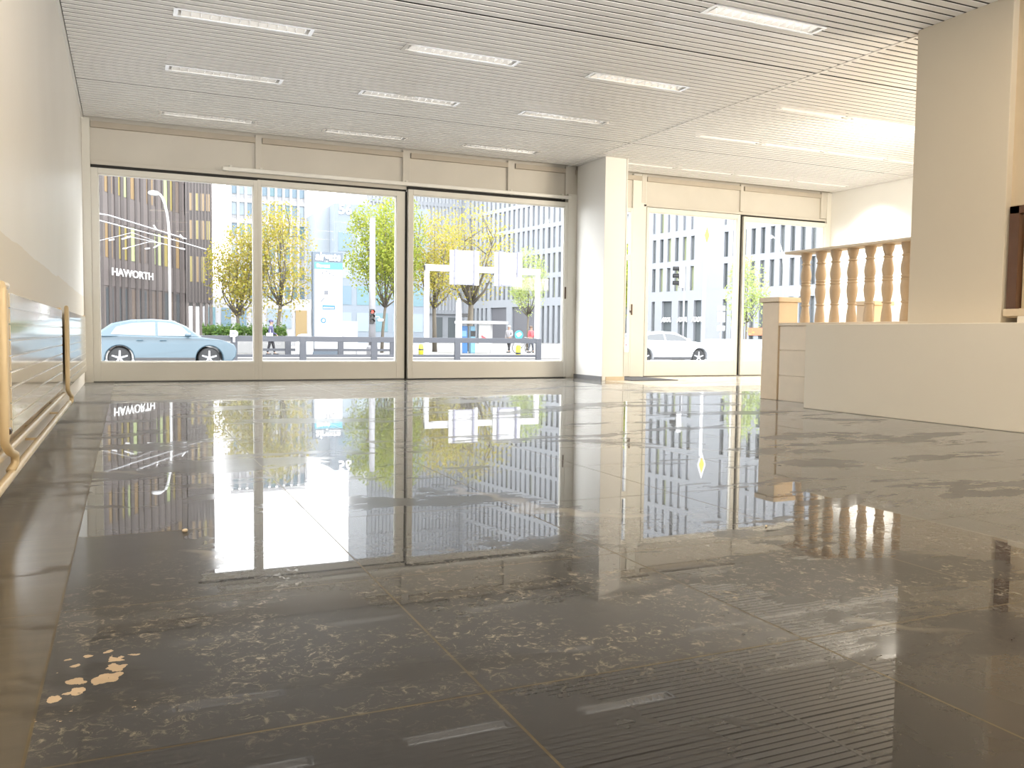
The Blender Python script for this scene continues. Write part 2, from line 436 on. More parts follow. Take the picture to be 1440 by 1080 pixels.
def make_cover(x0, x1, y0, label, group):
    w = x1-x0; d = PITCH-GAPW
    t = thing('ceiling_strip_light', label, 'light', (x0, y0, H), 0, group)
    MB().box(0, w, 0, .006, -.003, .06).box(0, w, d-.006, d, -.003, .06).box(0, w, 0, d, .05, .06).build('housing', M_slatw, t)
    MB().box(.05, w-.03, .006, d-.006, -.002, .010).build('diffuser', M_diff, t)
    MB().box(w-.03, w, .008, d-.008, .002, .03).build('end_cap', M_grey, t, label='dark end cap')
    return t
rn = ['in the front row away from the windows', 'in the middle row', 'in the row over the windows']
cn = ['first from the seam', 'second from the seam', 'third from the seam', 'fourth from the seam']
for i, (x0, x1, y) in enumerate(lights_right):
    r_, c_ = divmod(i, 4)
    if (r_ == 0 and c_ > 1) : continue   # hidden by the pier
    make_cover(x0, x1, y, 'white flush ceiling strip, %s %s' % (cn[c_], rn[r_]), 'flush strip lights over the right bay')

# ------------------------------------------------------------------ shop front
def shop_window(n, x0, x1, z1, fl, fr, ft=.07, yo=0., sill=.25, label=''):
    t = thing('window_%d' % n, label, 'window', (0, D+yo, 0)); t['kind'] = 'structure'
    f = MB()
    f.box(x0, x0+fl, -.04, .05, .012, z1+ft).box(x1-fr, x1, -.04, .05, .012, z1+ft)
    f.box(x0+fl, x1-fr, -.04, .05, z1, z1+ft).box(x0+fl, x1-fr, -.04, .05, .012, sill)
    # glazing beads
    for a in ((x0+fl, x0+fl+.012, sill, z1), (x1-fr-.012, x1-fr, sill, z1)): f.box(a[0], a[1], -.025, .03, a[2], a[3])
    f.box(x0+fl, x1-fr, -.025, .03, sill, sill+.012).box(x0+fl, x1-fr, -.025, .03, z1-.012, z1)
    f.build('frame', M_frame, t, bevel=.004)
    MB().box(x0+fl, x1-fr, .004, .010, sill, z1).build('glass_pane', M_glass, t)
    return t
shop_window(1, -.378, 1.582, 2.545, .08, .052, label='left fixed shop window pane looking onto the blue car')
shop_window(2, 1.582, 3.578, 2.555, .045, .12, label='middle fixed shop window pane with the totem sign outside')
w3 = shop_window(3, 3.612, 6.12, 2.585, .07, .05, yo=-.05, label='right sliding shop window pane with the gantry outside')
MB().box(6.078, 6.10, -.055, -.038, 1.20, 1.38).build('lock', M_brass, w3, bevel=.003, label='small dark lock plate')
shop_window(4, 7.55, 9.385, 2.62, .05, .06, yo=-.01, label='left window pane of the right bay beside the column')
shop_window(5, 9.455, 11.27, 2.60, .05, .06, yo=-.01, label='right window pane of the right bay beside the white wall')
# jamb posts and dark slots
struct(MB().box(3.578, 3.612, D-.02, D+.05, 0, 2.63).box(9.385, 9.455, D-.005, D+.05, 0, 2.70).build('trim_1', M_gap), 'dark slots between the sliding window panes', 'trim')
struct(MB().box(XL, -.378, D-.06, D+.05, 0, H).box(6.12, 6.28, D-.09, D+.05, 0, 2.78).box(11.27, XR, D-.05, D+.05, 0, H).box(7.30, 7.55, D-.03, D+.05, 0, H).build('trim_2', M_frame, bevel=.004), 'cream jamb posts of the shop front', 'trim')
# black running slots above the panes
struct(MB().box(-.378, 3.6, D-.012, D+.05, 2.625, 2.655).box(3.612, 6.10, D-.03, D+.05, 2.655, 2.72).box(7.58, 11.25, D-.02, D+.05, 2.672, 2.70).build('trim_3', M_gap), 'black running slots above the window panes', 'trim')
# fascia above
fa = MB()
fa.box(XL, XR, D, D+.12, 2.655, 3.5)
for x, w in ((1.6, .085), (3.6, .11), (5.2, .11), (6.16, .12), (7.50, .08), (9.42, .06), (11.22, .16), (-.42, .09)):
    fa.box(x-w/2, x+w/2, D-.035, D, 2.75, H)
fa.box(-.37, 3.6, D-.02, D, 2.655, 2.70)
fa.box(7.5, 11.3, D-.03, D, 2.70, 2.735)
struct(fa.build('wall_front', M_fascia, bevel=.004), 'beige fascia panels over the shop windows', 'wall')
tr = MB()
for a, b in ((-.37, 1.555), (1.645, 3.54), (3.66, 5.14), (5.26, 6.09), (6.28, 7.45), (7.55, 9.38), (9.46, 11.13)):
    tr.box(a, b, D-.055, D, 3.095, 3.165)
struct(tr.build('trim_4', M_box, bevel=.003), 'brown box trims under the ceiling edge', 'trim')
t = thing('curtain_rail', 'long white curtain rail fixed across the fascia above the windows', 'curtain rail', (0, D, 0))
MB().box(1.145, 6.17, -.10, -.045, 2.70, 2.752).build('rail', M_tube, t, bevel=.012)
for x in (1.25, 1.63, 3.6, 5.2, 6.05): MB().box(x-.015, x+.015, -.05, .0, 2.70, 2.78).build('bracket', M_frame, t)
# threshold under the panes
struct(MB().box(XL, XR, D-.02, D+.1, 0, .012).build('trim_5', M_rub), 'dark threshold under the window panes', 'trim')

# column between the bays
co = MB().box(6.27, 6.63, 10.86, D-.09, 0, H)
struct(co.build('column', M_white, bevel=.006), 'white square column between the two window bays', 'column')
struct(MB().box(6.255, 6.27, 10.86, D-.09, 0, .06).build('baseboard_left', M_rub), 'grey skirting at the foot of the white column', 'baseboard')
struct(MB().box(6.33, 6.635, 10.845, 10.86, 0, .055).build('baseboard_front', M_tan), 'tan skirting at the front foot of the column', 'baseboard')
struct(MB().box(6.622, 6.64, 10.852, 10.875, 0, H).build('trim_6', M_frame), 'cream edge strip on the right corner of the column', 'trim')
# glazed door beyond the column
t = thing('door_1', 'narrow cream glazed door between column and right bay windows', 'door', (0, D, 0)); t['kind'] = 'structure'
dd = MB().box(6.63, 6.74, -.03, .03, .01, 2.66).box(7.265, 7.30, -.03, .03, .01, 2.66).box(6.74, 7.265, -.03, .03, 2.60, 2.66).box(6.74, 7.265, -.03, .03, 1.84, 1.93).box(6.74, 7.265, -.03, .03, .01, .40)
dd.build('frame', M_frame, t, bevel=.004)
MB().box(6.74, 7.265, -.004, .004, .40, 1.84).box(6.74, 7.265, -.004, .004, 1.93, 2.60).build('glass_pane', M_glass, t)
MB().box(7.272, 7.292, -.075, -.03, 1.02, 1.05).box(7.272, 7.292, -.085, -.065, .98, 1.15).build('handle', M_brass, t)
tag(MB().box(6.66, 7.45, 10.66, 11.72, 0, .008).build('doormat', M_mat), 'dark charcoal doormat on the floor by the glazed door', 'doormat')

for k, (x, y, sz, lab) in enumerate(((.161, 2.887, .011, 'small tan stone chip lying on the dark floor before the left windows'), (1.96, 2.277, .006, 'tiny pale chip on the floor right of the column reflection'))):
    tag(MB().ell((x, y, sz*.5), (sz, sz*.7, sz*.55), 7, 5, .6).build('stone_chip', MATS['tan_shutter']), lab, 'chip', 'stone chips on the floor')
# ------------------------------------------------------------------ right side: plinth, pier, balustrade, stair
struct(MB().box(5.655, 6.10, YB, 6.115, 0, .765).build('wall_plinth', M_plinth, bevel=.006), 'low plastered plinth wall below the pier', 'wall')
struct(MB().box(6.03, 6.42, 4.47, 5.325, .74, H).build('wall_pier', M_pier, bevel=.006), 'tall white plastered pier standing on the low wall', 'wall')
struct(MB().box(5.70, 6.10, YB, 4.10, .765, .81).build('trim_7', M_plinth), 'raised step of the plinth top right of the pier', 'trim')
# wall with the dark hatch right of the pier
sw = MB()
sw.box(6.09, 6.30, YB, 4.47, 1.62, H).box(6.09, 6.30, YB, 3.2, .81, 1.62).box(6.09, 6.30, 3.2, 4.47, .81, .88)
struct(sw.build('wall_side', M_tan), 'tan wall right of the white pier', 'wall')
t = thing('window_6', 'dark framed hatch with tan panel at the right edge beside the pier', 'hatch'); t['kind'] = 'structure'
fm = MB().box(6.05, 6.12, 4.37, 4.45, .86, 1.64).box(6.05, 6.12, 3.2, 3.27, .86, 1.64).box(6.05, 6.12, 3.2, 4.45, 1.58, 1.64)
fm.build('frame', M_wood, t, bevel=.004)
MB().box(6.02, 6.14, 3.15, 4.45, .82, .875).build('sill', M_tan, t, bevel=.004)
MB().box(6.10, 6.15, 3.27, 4.36, .875, 1.57).build('panel', M_tan, t)
# stair block wall that carries the balusters
bw = MB()
for i, (a, b) in enumerate(((.0, .255), (.259, .515), (.519, .765))):
    bw.box(6.12, 6.37, 5.33, 6.985, a, b)
bw.box(6.135, 6.355, 5.34, 6.98, 0, .76)
struct(bw.build('wall_stair', M_stonew, bevel=.004), 'beige stone block wall under the balusters', 'wall')
tag(MB().box(6.105, 6.385, 5.335, 6.99, .765, .795).build('coping_stone', M_stonew, bevel=.005), 'thin beige coping slab on the stone block wall under the balusters', 'coping')
struct(MB().box(7.42, 7.66, 5.0, 7.0, 0, .78).build('wall_stair_far', M_stonew, bevel=.004), 'beige stair wall on the far side of the steps', 'wall')
struct(MB().box(6.385, XR, YB, 5.9, .0, .78).build('floor_platform', M_stonew), 'raised floor behind the low wall', 'floor')
for i in range(3):
    struct(MB().box(6.385, 7.42, 6.72-.28*i-.28*(i < 2)*0, 5.9, 0, .195*(i+1)).build('floor_step_%d' % (i+1), M_stonew, bevel=.004), 'beige stone stair tread %d' % (i+1), 'step')

def newel(x, y, label):
    t = thing('newel_post', label, 'post', (x, y, 0), 0, 'stone newel posts at the stair')
    MB().box(-.125, .125, -.125, .125, 0, 1.01).build('shaft', M_stone, t, bevel=.005)
    MB().box(-.15, .15, -.15, .15, 1.01, 1.06).build('cap', M_stone, t, bevel=.006)
    return t
newel(6.245, 7.135, 'square beige stone newel post in front of the right bay windows')
newel(7.56, 7.135, 'square stone newel post seen between the balusters')

BPROF = [(.046, 0), (.048, .012), (.046, .06), (.040, .11), (.034, .155), (.033, .165), (.044, .170), (.045, .178), (.035, .184),
         (.036, .20), (.046, .25), (.051, .295), (.050, .325), (.043, .358), (.042, .366), (.049, .371), (.049, .380), (.041, .386), (.041, .394), (.048, .399), (.048, .407), (.041, .412),
         (.047, .435), (.052, .465), (.048, .505), (.038, .555), (.034, .575), (.045, .580), (.045, .588), (.034, .594), (.036, .615), (.046, .640), (.051, .665), (.053, .695)]
base_b = None
bys = [5.545, 5.752, 5.957, 6.165, 6.380, 6.573, 6.776]
pos_lab = ['nearest the white pier', 'second from the white pier', 'third from the white pier', 'fourth and middle of the row', 'third from the window end', 'second from the window end', 'at the window end of the row']
for y, pl in zip(bys, pos_lab):
    if base_b is None:
        base_b = MB().lathe((0,0,0), BPROF, 24).build('baluster', M_balu, smooth=True); smooth_by_angle(base_b, 40); o = base_b
    else: o = base_b.copy(); COL.objects.link(o)
    o.location = (6.25, y, .795)
    tag(o, 'turned beige stone baluster, ' + pl, 'baluster', 'turned balusters on the low wall')
tag(MB().box(6.13, 6.37, 5.325, 6.96, 1.49, 1.515).build('handrail', M_stonew, bevel=.004), 'thin stone handrail on top of the turned balusters', 'handrail')

# ------------------------------------------------------------------ radiators and pipes on the left wall
def radiator(y0, y1, z0, z1, label, riser):
    t = thing('radiator', label, 'radiator', (-.40, y0, 0), 0, 'flat tube radiators on the left wall')
    L = y1-y0; n = 9; p = (z1-z0)/n
    m = MB()
    for i in range(n): m.box(-.022, 0, .03, L, z0+i*p+.0025, z0+(i+1)*p-.0025)
    m.box(-.02, -.006, .035, L-.01, z0, z1)
    m.build('panel', M_rad, t, bevel=.0025)
    for ya in (.0, L): MB().box(-.030, -.004, ya-.022, ya+.022, z0-.01, z1+.012).build('header', M_radc, t, bevel=.006)
    MB().lathe((-.012, -.005, z1+.022), [(.014, 0), (.014, .03), (.011, .036)], 12, 'y').build('vent_plug', M_tube, t, smooth=False)
    MB().lathe((-.012, -.045, z1+.022), [(.010, 0), (.012, .005), (.012, .035)], 10, 'y').build('valve', M_brass, t)
    for ya in (.35*L, .85*L): MB().box(-.062, -.022, ya-.015, ya+.015, z0+.03, z1-.03).build('bracket', M_radc, t)
    if riser:
        MB().tube([(-.012, -.10, z1+.02), (-.012, -.10, z0+.02), (-.012, -.095, z0-.02), (-.004, -.04, z0-.055), (.006, .03, z0-.075), (.006, .035, z0-.11), (-.008, .0, z0-.135)], .0155, 12).build('riser_pipe', M_radc, t, smooth=True)
        MB().tube([(-.012, -.115, z1+.022), (-.012, .0, z1+.022)], .014, 10).build('elbow', M_radc, t)
    MB().tube([(-.012, -.002, z0+.02), (-.012, -.045, z0+.02)], .016, 10).build('foot_valve', M_brass, t)
    return t
radiator(3.72, 6.62, .235, .775, 'long cream flat tube radiator nearer the viewpoint on the left wall', True)
radiator(7.42, 10.35, .205, .785, 'cream flat tube radiator at the window end of the left wall', True)
for i, (x, z, lab) in enumerate(((-.438, .155, 'upper cream heating pipe running along the foot of the left wall'), (-.402, .09, 'lower cream heating pipe running along the floor beside the left wall'))):
    t = thing('heating_pipe', lab, 'pipe', (x, 0, z), 0, 'heating pipes along the left wall')
    MB().tube([(0, -2., 0), (0, 7.3, 0)], .017, 12).build('pipe', M_radc, t, smooth=True)
    for y in (2.6, 4.9, 6.4): MB().box(XL-x, .0, y-.005, y+.005, -.006, .006).build('clip', M_radc, t)

# ------------------------------------------------------------------ street and buildings
M_road = mat('asphalt_road', (.15, .15, .153), .85, var=.08, scale=3)
M_pave = mat('pale_paving', (.165, .162, .156), .85, var=.06, scale=2)
M_conc = mat('pale_concrete', (.20, .20, .20), .8, var=.08, scale=1)
M_grass = mat('verge_grass', (.20, .24, .08), .95, var=.3, scale=8)
struct(MB().box(-40, 60, D+.14, D+5, GZ-.1, GZ+.14).build('ground_pavement', M_pave), 'pavement in front of the shop', 'pavement')
struct(MB().box(-60, 90, D+5, 39.2, GZ-.1, GZ).build('ground_road', M_road), 'road outside the shop windows', 'road')
struct(MB().box(-60, 90, 39.2, 200, GZ-.1, GZ+.06).build('ground_square', M_pave), 'pale paved square beyond the guard rail', 'ground')
struct(MB().box(-60, 160, 200, 320, GZ-.1, GZ+.05).build('ground_far', M_pave), 'far ground between the buildings', 'ground')

M_rib = mat('brown_rib_cladding', (.100, .084, .080), .55, var=.12, scale=.8)
M_ribd = mat('dark_brown_cladding', (.062, .052, .050), .6, var=.12, scale=.8)
M_bw = [mat('tan_blind', (.19, .13, .065), .4), mat('yellow_blind', (.21, .17, .055), .4), mat('green_lit_glass', (.28, .32, .16), .3), mat('brown_blind', (.11, .085, .07), .4)]
M_dglass = mat('dark_glass', (.05, .055, .06), .45)
M_signw = mat('white_sign_letters', (.85, .85, .85), .5)

def facade_windows(parent, name, rects, limit=95):
    """rects: list of (distance key, MB-builder, material); nearest ones become parts, the rest one part"""
    rects = sorted(rects, key=lambda q: q[0])
    for k, fn, m in rects[:limit]:
        b = MB(); fn(b); b.build(name, m, parent)
    rest = rects[limit:]
    if rest:
        ms = []; b = MB()
        for k, fn, m in rest:
            if m not in ms: ms.append(m)
            b.m = ms.index(m); fn(b)
        o = b.build('far_'+name, ms, parent); o['kind'] = 'stuff'

# brown ribbed office block with the white letters
PC = (3.66, 62.); UX = (.5, .866); UN = (.866, -.5)     # facade runs along UX, faces UN
t = thing('office_building', 'dark brown ribbed office block with large white letters at left', 'building', (PC[0], PC[1], GZ))
rb = random.Random(3)
b = MB(); b.m = 0
def ob(bb, s0, s1, n0, n1, z0, z1): bb.obox((0, 0), UX, UN, (s0, s1), (n0, n1), z0-GZ, z1-GZ)
levels = [(-.55, 3.2)] + [(4.75+3.65*k, 6.80+3.65*k) for k in range(6)]
ob(b, -26, 0, -8, -.06, GZ, 27)
zs = 3.2
for k in range(7):
    z0 = 3.2 if k == 0 else 6.80+3.65*(k-1)
    z1 = 4.75 if k == 0 else 4.75+3.65*k
    ob(b, -26, 0, -.06, -.02, z0, min(z1, 27))
b.build('wall', M_rib, t)
r_ = MB(); i = 0; s = -25.6
while s < -.2:
    w = .22+.14*rb.random()
    ob(r_, s, s+w, -.06, .005+.035*rb.random(), GZ, 26.8)
    s += .62+.28*rb.random()
r_.build('ribs', M_ribd, t)
rects = []
s = -25.5
while s < -.4:
    for k in range(6):
        if rb.random() < .8:
            z0, z1 = 4.80+3.65*k, 6.76+3.65*k
            m = rb.choice(M_bw[:3] + M_bw[:2] + M_bw[3:])
            rects.append((abs(s+6)+k*1.5, (lambda B, s=s, z0=z0, z1=z1: ob(B, s, s+.72, -.065, -.045, z0, z1)), m))
    s += .9
for s in [x*.9-25.5 for x in range(28)]:
    rects.append((abs(s+6)+.2, (lambda B, s=s: ob(B, s, s+.75, -.065, -.045, GZ+.1, 3.1)), rb.choice([M_dglass, M_bw[3], M_dglass])))
facade_windows(t, 'window', rects)
sg = text_obj('sign_lettering', 'HAWORTH', .60, .015, M_signw, t, (0, 0, 0), math.atan2(UX[1], UX[0]), width=4.45, bold=.004)
sg.location = (UX[0]*-7.22+UN[0]*.42, UX[1]*-7.22+UN[1]*.42, 3.95-GZ)
sg['label'] = 'large white letters'
# end block, square to the street, on columns
b = MB().box(0, 1.72, .0, 9, 2.6-GZ, 27-GZ); b.box(-.5, 0, .3, 9, 0, 27-GZ)
b.build('end_wall', M_ribd, t)
for x in (.0, .42, .86, 1.22, 1.50): MB().box(x, x+.20, .02, .4, 0, 2.65-GZ).build('column', M_rib, t)
r_ = MB()
for i in range(9): r_.box(.02+i*.2, .07+i*.2, -.07, 0, 2.6-GZ, 26.8-GZ)
r_.build('end_ribs', M_rib, t)
for z0, z1 in ((4.0, 5.7), (6.85, 8.1), (8.75, 9.9), (12.3, 14.2), (15.9, 17.9)):
    for i in range(3 if z0 < 5 else 4): MB().box(.26+i*.36, .48+i*.36, -.03, .0, z0-GZ, z1-GZ).build('window', rb.choice(M_bw[:2]), t)

# pale tower with blue-grey windows
M_tow = mat('tower_white_fins', (.27, .27, .28), .6, var=.04)
M_tglass = [mat('tower_blue_glass', (.08, .13, .17), .3), mat('tower_pale_glass', (.16, .20, .23), .3), mat('tower_teal_glass', (.07, .14, .165), .3)]
t = thing('tower_building', 'pale office tower with white fins and blue grey windows behind the trees', 'building', (12.9, 120, GZ))
b = MB().box(-.4, 9.5, .3, 10, 0, 20.4-GZ)
b.build('wall', M_tow, t)
f = MB()
for i in range(11): f.box(-.4+i*.98, -.4+i*.98+.30, -.2, .3, 0, 20.4-GZ)
for k in range(8): f.box(-.4, 9.5, .05, .32, 1.9+2.75*k, 2.45+2.75*k)
f.build('fins', M_tow, t)
rt = random.Random(11); rects = []
for k in range(8):
    for i in range(10):
        rects.append((-k, (lambda B, i=i, k=k: B.box(-.1+i*.98, .58+i*.98, .22, .31, 2.45+2.75*k-2.2, 2.45+2.75*k-.55+.0)), rt.choice(M_tglass)))
facade_windows(t, 'window', rects)

# building with the number 56
M_g56 = mat('grey_blue_cladding', (.14, .165, .195), .6, var=.05, scale=.5)
M_g56b = mat('pale_blue_cladding', (.20, .225, .25), .6, var=.05, scale=.5)
t = thing('numbered_building', 'grey blue building with the white number 56 near its roof', 'building', (24.2, 110, GZ))
MB().box(0, 12.5, 0, 14, 0, 17.15-GZ).build('wall', M_g56, t)
b = MB(); b.prism([(-1.6, 0), (0, 0), (0, 17.1-GZ), (-1.6, 16.4-GZ)], 3, 14); b.build('side_wall', M_g56b, t)
n56 = text_obj('number_sign', '56', 1.75, .05, M_signw, t, (1.35, -.1, 16.35-GZ), bold=.03); n56['label'] = 'white number 56'
for k in range(4):
    for i in range(5): MB().box(.5+i*2.4, 2.2+i*2.4, -.05, .02, 1.5+3.4*k, 3.9+3.4*k).build('window', rt.choice(M_tglass), t)
MB().box(.3, 12, 1, 13, 17.15-GZ, 17.3-GZ).build('roof', M_g56b, t)

# long grey concrete building, its front turned along the side street
M_gr = mat('grey_concrete_facade', (.185, .196, .213), .7, var=.05, scale=.3)
M_win = [mat('slate_window', (.075, .085, .09), .2), mat('grey_window', (.115, .125, .128), .2), mat('yellowish_window', (.20, .22, .13), .2), mat('slate_window_dark', (.06, .068, .072), .2)]
M_skypane = [mat('sky_white_pane', (.32, .335, .36), .5), mat('sky_pale_pane', (.26, .28, .31), .5)]  # sky reflection in the upper panes, painted in as pale colour
M_gate = mat('dark_gate', (.075, .075, .085), .5)
PW = (57., 149.); UW = (.1736, -.9848); NW = (-.9848, -.1736)
t = thing('concrete_building', 'long grey concrete building with rows of tall narrow windows at right', 'building', (PW[0], PW[1], GZ))
rw = random.Random(5)
TOP = 46.
def og(bb, s0, s1, n0, n1, z0, z1): bb.obox((0, 0), UW, NW, (s0, s1), (n0, n1), z0-GZ, z1-GZ)
b = MB(); og(b, 0, 95, -14, -.5, GZ, TOP)
rows = [(6.75, 9.88), (10.68, 13.75)] + [(14.6+3.9*k, 17.85+3.9*k) for k in range(7)]
# horizontal bands
prev = 5.45
for z0, z1 in rows + [(TOP, TOP)]:
    og(b, 0, 95, -.5, -.012, prev, z0); prev = z1
S0, DS, WW = 1.05, 1.42, .66
wins = []
s = S0; edges = [0]
blank = lambda q: 58.3 < q < 61.0
while s < 94:
    if not blank(s) and not blank(s+WW): wins.append(s); edges += [s, s+WW]
    s += DS
edges.append(95)
for a, c in zip(edges[0::2], edges[1::2]): og(b, a, c, -.5, 0, 6.75, TOP)
# portico piers at the ground
ports = [(51.35, 53.2), (54.4, 56.1), (57.2, 58.5)]
gl = [(s, s+WW) for s in wins if not any(p0-.9 < s < p1+.3 for p0, p1 in ports) and not (8 < s < 23.3)]
open_ = sorted(ports + gl + [(8.5, 13.5), (15.2, 22.8)])
x = 0
for p0, p1 in open_:
    if p0 > x: og(b, x, p0, -.5, 0, GZ, 5.45)
    x = p1
og(b, x, 95, -.5, 0, GZ, 5.45)
b.build('wall', M_gr, t)
rects = []
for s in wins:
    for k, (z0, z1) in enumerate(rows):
        m = rw.choice(M_win) if (k < 2 or rw.random() < .12) else rw.choice(M_skypane)
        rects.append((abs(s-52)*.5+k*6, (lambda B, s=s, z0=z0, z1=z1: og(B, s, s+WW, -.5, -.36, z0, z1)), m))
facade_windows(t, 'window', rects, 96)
for p0, p1 in ports:
    MB().obox((0,0), UW, NW, (p0, p1), (-.5, -.42), 0, 5.45-GZ).build('portico', M_win[0], t)
b = MB()
for p0, p1 in gl: og(b, p0, p1, -.5, -.4, GZ, 5.45)
b.build('ground_glazing', M_win[1], t)
for p0, p1 in ((8.5, 13.5), (15.2, 22.8)): MB().obox((0,0), UW, NW, (p0, p1), (-.5, -.3), 0, 5.45-GZ).build('gate', M_gate, t)
angW = math.atan2(UW[1], UW[0])
for p0, p1 in ports:
    c = (p0+p1)/2
    o = text_obj('entrance_lettering', 'AXA', .85, .05, M_signw, t, (UW[0]*c+NW[0]*.1, UW[1]*c+NW[1]*.1, 2.95-GZ), angW, bold=.03, shear=.2)
M_orange = mat('orange_sign', (.45, .13, .06), .5)
o = text_obj('shop_lettering', 'OPEN', .9, .05, M_orange, t, (UW[0]*68.0+NW[0]*.1, UW[1]*68.0+NW[1]*.1, 1.5-GZ), angW, bold=.03) if False else None
b = MB(); og(b, 66.3, 69.2, 0, .1, 1.0, 1.9); b.build('shop_sign', M_orange, t, label='orange shop sign')
# end wing with narrow stripes
W0 = (57., 149.); 
b = MB(); b.box(-18, 1.6, 2, 16, 0, TOP-GZ); b.box(-.2, .6, 0, 2.2, 0, TOP-GZ)
for i in range(26): b.box(-17.8+i*.68, -17.8+i*.68+.30, 1.5, 2.0, 5, TOP-GZ-.4)
for k in range(11): b.box(-18, -.2, 1.6, 2.0, 5.0+3.9*k, 5.7+3.9*k)
b.build('end_wing', M_gr, t)
b = MB()
for i in range(26): b.box(-17.5+i*.68, -17.5+i*.68+.38, 1.85, 1.99, 5, TOP-GZ-.6)
b.build('end_wing_glazing', M_skypane[0], t)
b = MB()
for i in range(6): b.box(-17.2+i*2.9, -15.4+i*2.9, 1.9, 2.0, .2, 4.4)
b.build('end_wing_shopfront', M_win[0], t)

# low white building behind the tree trunks
M_lw = mat('low_white_wall', (.25, .25, .26), .7)
t = thing('low_building', 'low white building with blue windows behind the left trees', 'building', (5.8, 78, GZ))
MB().box(0, 10.5, 0, 8, 0, 4.2).build('wall', M_lw, t)
for i in (0, 1, 2, 3, 4, 5, 7): MB().box(.35+i*1.28, 1.15+i*1.28, -.06, .02, 1.6, 3.3).build('window', rt.choice(M_tglass), t)
MB().box(.6, 1.6, -.06, .02, .1, 1.6).build('door', mat('turquoise_door', (.05, .2, .22), .5), t, label='turquoise door')
MB().box(7.9, 8.9, -.06, .02, .1, 3.2).build('door', mat('orange_door', (.20, .14, .06), .5), t, label='orange door')

# ------------------------------------------------------------------ trees
M_bark = mat('tree_bark', (.10, .085, .066), .9, var=.25, scale=5, bump=.3)
LY = leaf_mat('yellow_leaves', (.36, .30, .06), (.27, .27, .06), (.42, .32, .10))
LG = leaf_mat('green_yellow_leaves', (.20, .25, .045), (.31, .32, .06), (.14, .20, .04))
LP = leaf_mat('pale_green_leaves', (.28, .34, .12), (.36, .40, .17), (.22, .30, .10))
def tree(loc, height, crown, leaf, label, seed, n=3600, trunk_h=.32, tr=.16, lsize=.165, group='autumn trees on the square', limbs=9):
    """crown = (rx, ry, z0, z1) relative to the base; every tree grows its own limbs and leaves"""
    rr = random.Random(seed)
    t = thing('tree', label, 'tree', loc, 0, group)
    rx, ry, z0, z1 = crown
    m = MB(); th = height*trunk_h
    lean = rr.uniform(-.25, .25)
    top = Vector((lean, 0, th))
    m.tube([(0,0,0), (lean*.3, 0, th*.5), top], [tr, tr*.8, tr*.7], 9)
    tips = []
    for i in range(limbs):
        a = 2*math.pi*i/limbs + rr.uniform(-.4, .4)
        rad = rr.uniform(.35, .85)
        e = Vector((math.cos(a)*rx*rad, math.sin(a)*ry*rad, z0+(z1-z0)*rr.uniform(.25, .9)))
        mid = top.lerp(e, .5) + Vector((0, 0, -.08*(z1-z0)))+Vector((rr.uniform(-.3,.3), rr.uniform(-.3,.3), 0))
        m.tube([top - Vector((0,0,.1)), mid, e], [tr*.5, tr*.28, tr*.08], 6)
        for j in range(3):
            st = mid.lerp(e, rr.uniform(.1, .8)); e2 = st + Vector((rr.uniform(-1,1)*rx*.4, rr.uniform(-1,1)*ry*.4, rr.uniform(0, .3)*(z1-z0)))
            m.tube([st, e2], [tr*.16, tr*.05], 5); tips.append(e2)
        tips.append(e)
    tips.append(Vector((lean, 0, z1*.93)))
    m.tube([top, Vector((lean, 0, z1*.9))], [tr*.6, tr*.1], 6)
    o = m.build('trunk', M_bark, t, smooth=True)
    lf = MB(); cz = (z0+z1)/2; hz = (z1-z0)/2
    k = 0
    while k < n:
        if rr.random() < .62:
            c = rr.choice(tips); p = c + Vector((rr.gauss(0, rx*.17), rr.gauss(0, ry*.17), rr.gauss(0, hz*.14)))
        else:
            p = Vector((rr.uniform(-1,1)*rx, rr.uniform(-1,1)*ry, cz+rr.uniform(-1,1)*hz))
        q = ((p.x/rx)**2+(p.y/ry)**2+((p.z-cz)/hz)**2)
        if q > 1.05: continue
        k += 1
        u = Vector((rr.gauss(0,1), rr.gauss(0,1), rr.gauss(0,1))).normalized()
        w = u.cross(Vector((rr.gauss(0,1), rr.gauss(0,1), rr.gauss(0,1)))).normalized()
        s = lsize*rr.uniform(.6, 1.25)
        nn = len(lf.v)
        lf.v += [tuple(p-u*s*.5), tuple(p+w*s*.32-u*s*.05), tuple(p+u*s*.5), tuple(p-w*s*.32-u*s*.05)]
        lf.quad_([nn, nn+1, nn+2, nn+3])
    lf.build('foliage', leaf, t)
    return t
tree((6.23, 54, GZ), 7.0, (2.1, 1.9, 1.7, 7.6), LY, 'yellow autumn tree right of the dark brown office block', 21, 5200, tr=.13)
tree((8.2, 53, GZ), 9., (2.5, 2.0, 1.9, 9.0), LY, 'yellow tree standing behind the person in the dark jacket', 22, 5200, tr=.14)
tree((14.1, 51, GZ), 9., (2.35, 2.3, 2.9, 9.4), LG, 'large green and yellow tree just right of the totem sign', 23, 8000, tr=.11)
tree((15.8, 53, GZ), 10.4, (1.75, 2., 3.2, 10.2), LG, 'green tree partly hidden behind the dark slot between window panes', 24, 5000, tr=.17)
tree((18.5, 54, GZ), 9.4, (2.2, 2.2, 3.0, 9.4), LY, 'yellow tree with low forked trunk behind the left gantry post', 25, 4400, tr=.17)
tree((21.7, 56, GZ), 10.5, (3.4, 3.0, 3.2, 10.4), LY, 'wide sparse yellow tree behind the two gantry boards', 26, 4200, tr=.26, limbs=11)
tree((28.0, 60, GZ), 8.5, (1.6, 1.8, 2.6, 8.0), LP, 'pale green tree right of the gantry post', 27, 2600, tr=.1)
tree((26.0, 43.5, GZ), 7.4, (1.75, 1.7, 2.2, 7.3), LG, 'yellow green tree beside the traffic light in the right bay window', 28, 4800, tr=.09)
